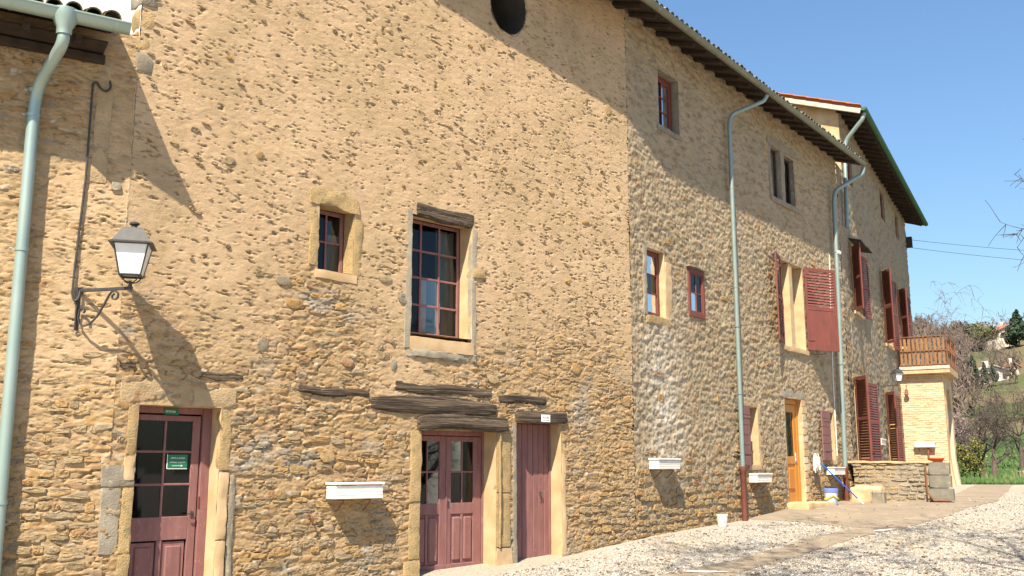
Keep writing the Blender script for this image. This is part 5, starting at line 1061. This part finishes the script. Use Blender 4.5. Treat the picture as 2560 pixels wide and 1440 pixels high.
bare_tree('fruit_tree', 'bare fruit tree in the meadow left of the forked one', dirpt(2462, 52), 3.1, 15, (M['bark'], M['twig']), .17, 5, .85, 0, (-.15, 0), (3, 4), .3, .009, group='fruit trees in the meadow')
bare_tree('fruit_tree', 'distant bare tree at the right edge of the meadow', dirpt(2556, 68), 4.6, 22, (M['bark'], M['twig']), .18, 5, .8, 0, (0, 0), (3, 5), .3, .01, group='fruit trees in the meadow')
bare_tree('walnut_tree', 'bare yard tree whose low branches reach in at the right edge', (10.1, 13.6, tz(10.1, 13.6)), 5.6, 31, (M['bark'], M['twig']), .24, 6, .8, .0, (-.12, .0), (3, 4), .22, .006, twigs=.9)
bare_tree('walnut_tree', 'tall bare yard tree with twigs at the top right corner', (6.2, 7.4, tz(6.2, 7.4)), 13, 34, (M['bark'], M['twig']), .55, 6, .5, .0, (-.04, .03), (3, 4), .7, .017, twigs=.9)

# leafy things on the hill: clumps of small leaf faces
def leaf_mat(name, stops):
    return peb_mat(name, stops)
def clump(name, label, cat, base, w, h, n, size, mat, seed, trunk=True, group=None, cone=False, lumps=7):
    rr = np.random.RandomState(seed); t = thing(name, label, cat, base, 0, group); cs = []
    for k in range(lumps):
        f = (k + .5) / lumps; a = rr.rand() * 6.28; r_ = w * (.30 if not cone else .15 * (1 - f)); cs.append((math.cos(a) * r_ * rr.rand() ** .4, math.sin(a) * r_ * rr.rand() ** .4, h * (.25 + .62 * f), w * (rr.uniform(.22, .34) if not cone else .42 * (1.08 - f)), h * (.2 if not cone else .16)))
    c = np.array(cs)[rr.randint(0, lumps, n)]; d = rr.randn(n, 3); d /= np.linalg.norm(d, axis=1)[:, None]; rad = rr.rand(n, 1) ** .35
    P = c[:, :3] + d * rad * np.stack([c[:, 3], c[:, 3], c[:, 4]], -1) + np.array(base); a1 = rr.randn(n, 3); a1 /= np.linalg.norm(a1, axis=1)[:, None]; a2 = np.cross(a1, rr.randn(n, 3)); a2 /= np.linalg.norm(a2, axis=1)[:, None]
    s = size * rr.uniform(.6, 1.4, (n, 1)); V = np.stack([P - a1 * s, P + a2 * s * .55, P + a1 * s, P - a2 * s * .55], 1).reshape(-1, 3); F = np.arange(n * 4).reshape(n, 4); hue = np.repeat(rr.rand(n), 4)
    obj('crown', V, F, mat, t, None, False, np.stack([hue] * 4, -1))
    if trunk: b = Vector(base); obj('trunk', *tube([b - Vector((0, 0, .3)), b + Vector((.02 * w, 0, h * .3)), b + Vector((0, .02 * w, h * .6))], [w * .035, w * .028, w * .015], 6), M['bark'], t)
    return t
GREEN = leaf_mat('dark conifer foliage', [(0, (.02, .045, .025)), (1, (.05, .085, .04))]); OLIVE = leaf_mat('olive shrub foliage', [(0, (.05, .08, .02)), (.7, (.10, .12, .03)), (1, (.16, .16, .04))]); YEL = leaf_mat('yellow forsythia', [(0, (.05, .065, .018)), (.6, (.10, .11, .025)), (1, (.32, .27, .035))]); PINK = leaf_mat('pink blossom', [(0, (.16, .10, .09)), (.6, (.30, .20, .20)), (1, (.5, .38, .38))])
BROWN = leaf_mat('bare scrub twigs', [(0, (.10, .075, .055)), (.6, (.155, .115, .085)), (1, (.20, .15, .12))]); GREY = leaf_mat('bare purple grey twigs', [(0, (.12, .095, .085)), (1, (.19, .155, .14))])
clump('forsythia', 'yellow green forsythia bush beside the porch', 'shrub', dirpt(2424, 50), 1.5, 1.9, 2200, .05, YEL, 3, lumps=9)
clump('blossom_shrub', 'pinkish blossoming shrub behind the fruit trees', 'shrub', dirpt(2418, 62), 2.4, 3.4, 1800, .06, PINK, 4, lumps=9)
# wood on the hill: one mass of leafless crowns
rr = np.random.RandomState(9); cen = []
while len(cen) < 380:
    px = rr.uniform(2190, 2760); dist = rr.uniform(90, 345); x, y, z = dirpt(px, dist, 0, 2); yy = 1168 - (z - 1.6) / (dist * .9) * 2490 * 1.0
    f = float(fbm(np.array([[x / 45.]]), np.array([[y / 45.]]), 3, 12)[0, 0])
    dens = .9 if (px < 2410 and yy < 1000) else (.7 if yy < 860 and px < 2480 else (.5 if dist > 330 else (.18 if f > .15 else .02)))
    if px > 2430 and 900 < yy < 1120: dens *= .12
    if rr.rand() < dens: cen.append((x, y, z, rr.uniform(2.2, 4.5) * (.7 + dist / 500), rr.uniform(3.0, 6.5) * (.7 + dist / 500)))
cen = np.array(cen); n = 60000; k = rr.randint(0, len(cen), n); c = cen[k]; d = rr.randn(n, 3); d /= np.linalg.norm(d, axis=1)[:, None]; P_ = c[:, :3] + np.stack([0 * c[:, 4], 0 * c[:, 4], c[:, 4] * .5], -1) + d * (rr.rand(n, 1) ** .4) * np.stack([c[:, 3] * .55, c[:, 3] * .55, c[:, 4] * .55], -1)
a1 = rr.randn(n, 3) * .5 + np.array([0, 0, 1.0]); a1 /= np.linalg.norm(a1, axis=1)[:, None]; a2 = np.cross(a1, rr.randn(n, 3)); a2 /= np.linalg.norm(a2, axis=1)[:, None]; s = rr.uniform(.35, .95, (n, 1))
V = np.stack([P_ - a1 * s, P_ + a2 * s * .16, P_ + a1 * s, P_ - a2 * s * .16], 1).reshape(-1, 3); hue = np.repeat((rr.rand(len(cen)) * .7)[k] + rr.rand(n) * .3, 4)
tag(obj('hillside_wood', V, np.arange(n * 4).reshape(n, 4), BROWN, None, None, False, np.stack([hue] * 4, -1)), 'leafless brown wood and scrub covering the hillside', 'wood', None, 'stuff')
for px, dist, w, h, m, lab, nm in ((2440, 318, 13, 9, GREY, 'dark rounded tree on the hill crest left of the hill house', 'hill_tree'), (2412, 325, 9, 9, GREY, 'smaller rounded tree on the crest furthest left', 'hill_tree'), (2462, 300, 9, 8, OLIVE, 'greenish tree on the crest just left of the hill house', 'hill_tree'), (2548, 285, 8, 9.5, GREEN, 'dark blue green conifer below the hill house', 'conifer'), (2524, 290, 4, 4, OLIVE, 'round green tree in front of the hill house', 'hill_tree'), (2426, 200, 3.0, 5.4, GREEN, 'left dark conifer of the pair on the slope', 'conifer'), (2436, 200, 3.6, 6.6, GREEN, 'right taller conifer of the pair on the slope', 'conifer'), (2464, 200, 2.2, 4.6, GREEN, 'slim conifer before the low white house on the slope', 'conifer'), (2484, 200, 1.8, 4.0, GREEN, 'small conifer right of the low white house', 'conifer')):
    clump(nm, lab, 'tree', dirpt(px, dist), w, h, 2200, .42 if dist > 250 else .22, m, px, True, 'trees on the hillside', nm == 'conifer', 9)

# ================================================================== HOUSES ON THE HILL
def hill_house(px, dist, w, d, h, rh, rot, label, wallm, roofm, wins, z=0):
    b = Vector(dirpt(px, dist, z)); t = thing('hill_house', label, 'house', b, R(rot), 'houses on the hillside'); m = WM[t]
    obj('wall', [(-w / 2, -d / 2, -3), (w / 2, -d / 2, -3), (w / 2, d / 2, -3), (-w / 2, d / 2, -3), (-w / 2, -d / 2, h), (w / 2, -d / 2, h), (w / 2, d / 2, h), (-w / 2, d / 2, h), (0, -d / 2, h + rh), (0, d / 2, h + rh)], [(0, 1, 5, 8, 4), (1, 2, 6, 5), (2, 3, 7, 9, 6), (3, 0, 4, 7)], wallm, t, m)
    o_ = .6; k = rh / (w / 2)
    for s_ in (-1, 1):
        V = [(0, -d / 2 - o_, h + rh + .12), (0, d / 2 + o_, h + rh + .12), (s_ * (w / 2 + o_), d / 2 + o_, h - k * o_ + .12), (s_ * (w / 2 + o_), -d / 2 - o_, h - k * o_ + .12)]; V += [(x, y, zz + .22) for x, y, zz in V]
        obj('roof', V, [(0, 1, 2, 3), (4, 5, 6, 7), (0, 1, 5, 4), (1, 2, 6, 5), (2, 3, 7, 6), (3, 0, 4, 7)], roofm, t, m)
    obj('chimney', *cbox(-.5, .3, -.4, .4, h + rh - .4, h + rh + 1.3, .05), wallm, t, m)
    for x, zz, ww, hh in wins:
        f = obj('window', *cbox(x - ww / 2, x + ww / 2, -d / 2 - .06, -d / 2 + .05, zz, zz + hh, .02), M['oldwood'], t, m); obj('pane', [(x - ww / 2 + .08, -d / 2 - .07, zz + .08), (x + ww / 2 - .08, -d / 2 - .07, zz + .08), (x + ww / 2 - .08, -d / 2 - .07, zz + hh - .08), (x - ww / 2 + .08, -d / 2 - .07, zz + hh - .08)], [(0, 1, 2, 3)], M['glass'], f, m)
    return t, m
M['cream'] = simple('cream house render', (.62, .55, .44), (.56, .49, .39), 2, .95, 0); M['hroof'] = simple('faded red roof', (.36, .15, .10), (.30, .13, .09), 2, .95, 0)
t, m = hill_house(2508, 300, 6.6, 5.4, 3.6, 1.5, 12, 'cream house with faded red gable roof on the hill crest', M['cream'], M['hroof'], [(-2.0, 2.0, .9, 1.1), (0, 2.0, 1.0, 1.5), (2.0, 2.0, .9, 1.1), (-1.5, -.3, 1.4, 1.3), (1.5, -.3, 1.4, 1.3)], .5)
obj('terrace', *cbox(-5.6, -2.2, -4.2, 1.2, -3, .8, .05), M['cream'], t, m)
t, m = hill_house(2468, 208, 6, 5, 1.6, .8, 4, 'low white house halfway up the green slope', M['white_render'], M['mortar_white'], [(-1.6, .2, 1.1, 1.0), (.4, .2, 1.1, 1.0), (2.1, .2, .8, 1.0)], .3)
t, m = hill_house(2528, 225, 2.2, 2.4, 2.0, .5, 0, 'small pale house at the top of the slope lane', M['cream'], M['hroof'], [(0, .4, .8, 1.0)], .3)
# low dry stone wall at the meadow edge
lw = thing('dry_stone_wall', 'low dry stone wall at the right edge of the meadow', 'wall', (21, 40.5, tz(21, 40.5)))
lf = Frame((18.6, 41.2), 96); body = RB('wall_core', lf, 2.3, 6, .02, .4, .7, 1.45, 'greystone', lw, (16, 2, 4), .02, .05, 3)
put_stones(lay_stones(lf, 2.3, 6, .8, 1.48, lambda u, z: .97, [], rs, .1, .18, .15, .4), body, lf, 120, rs)
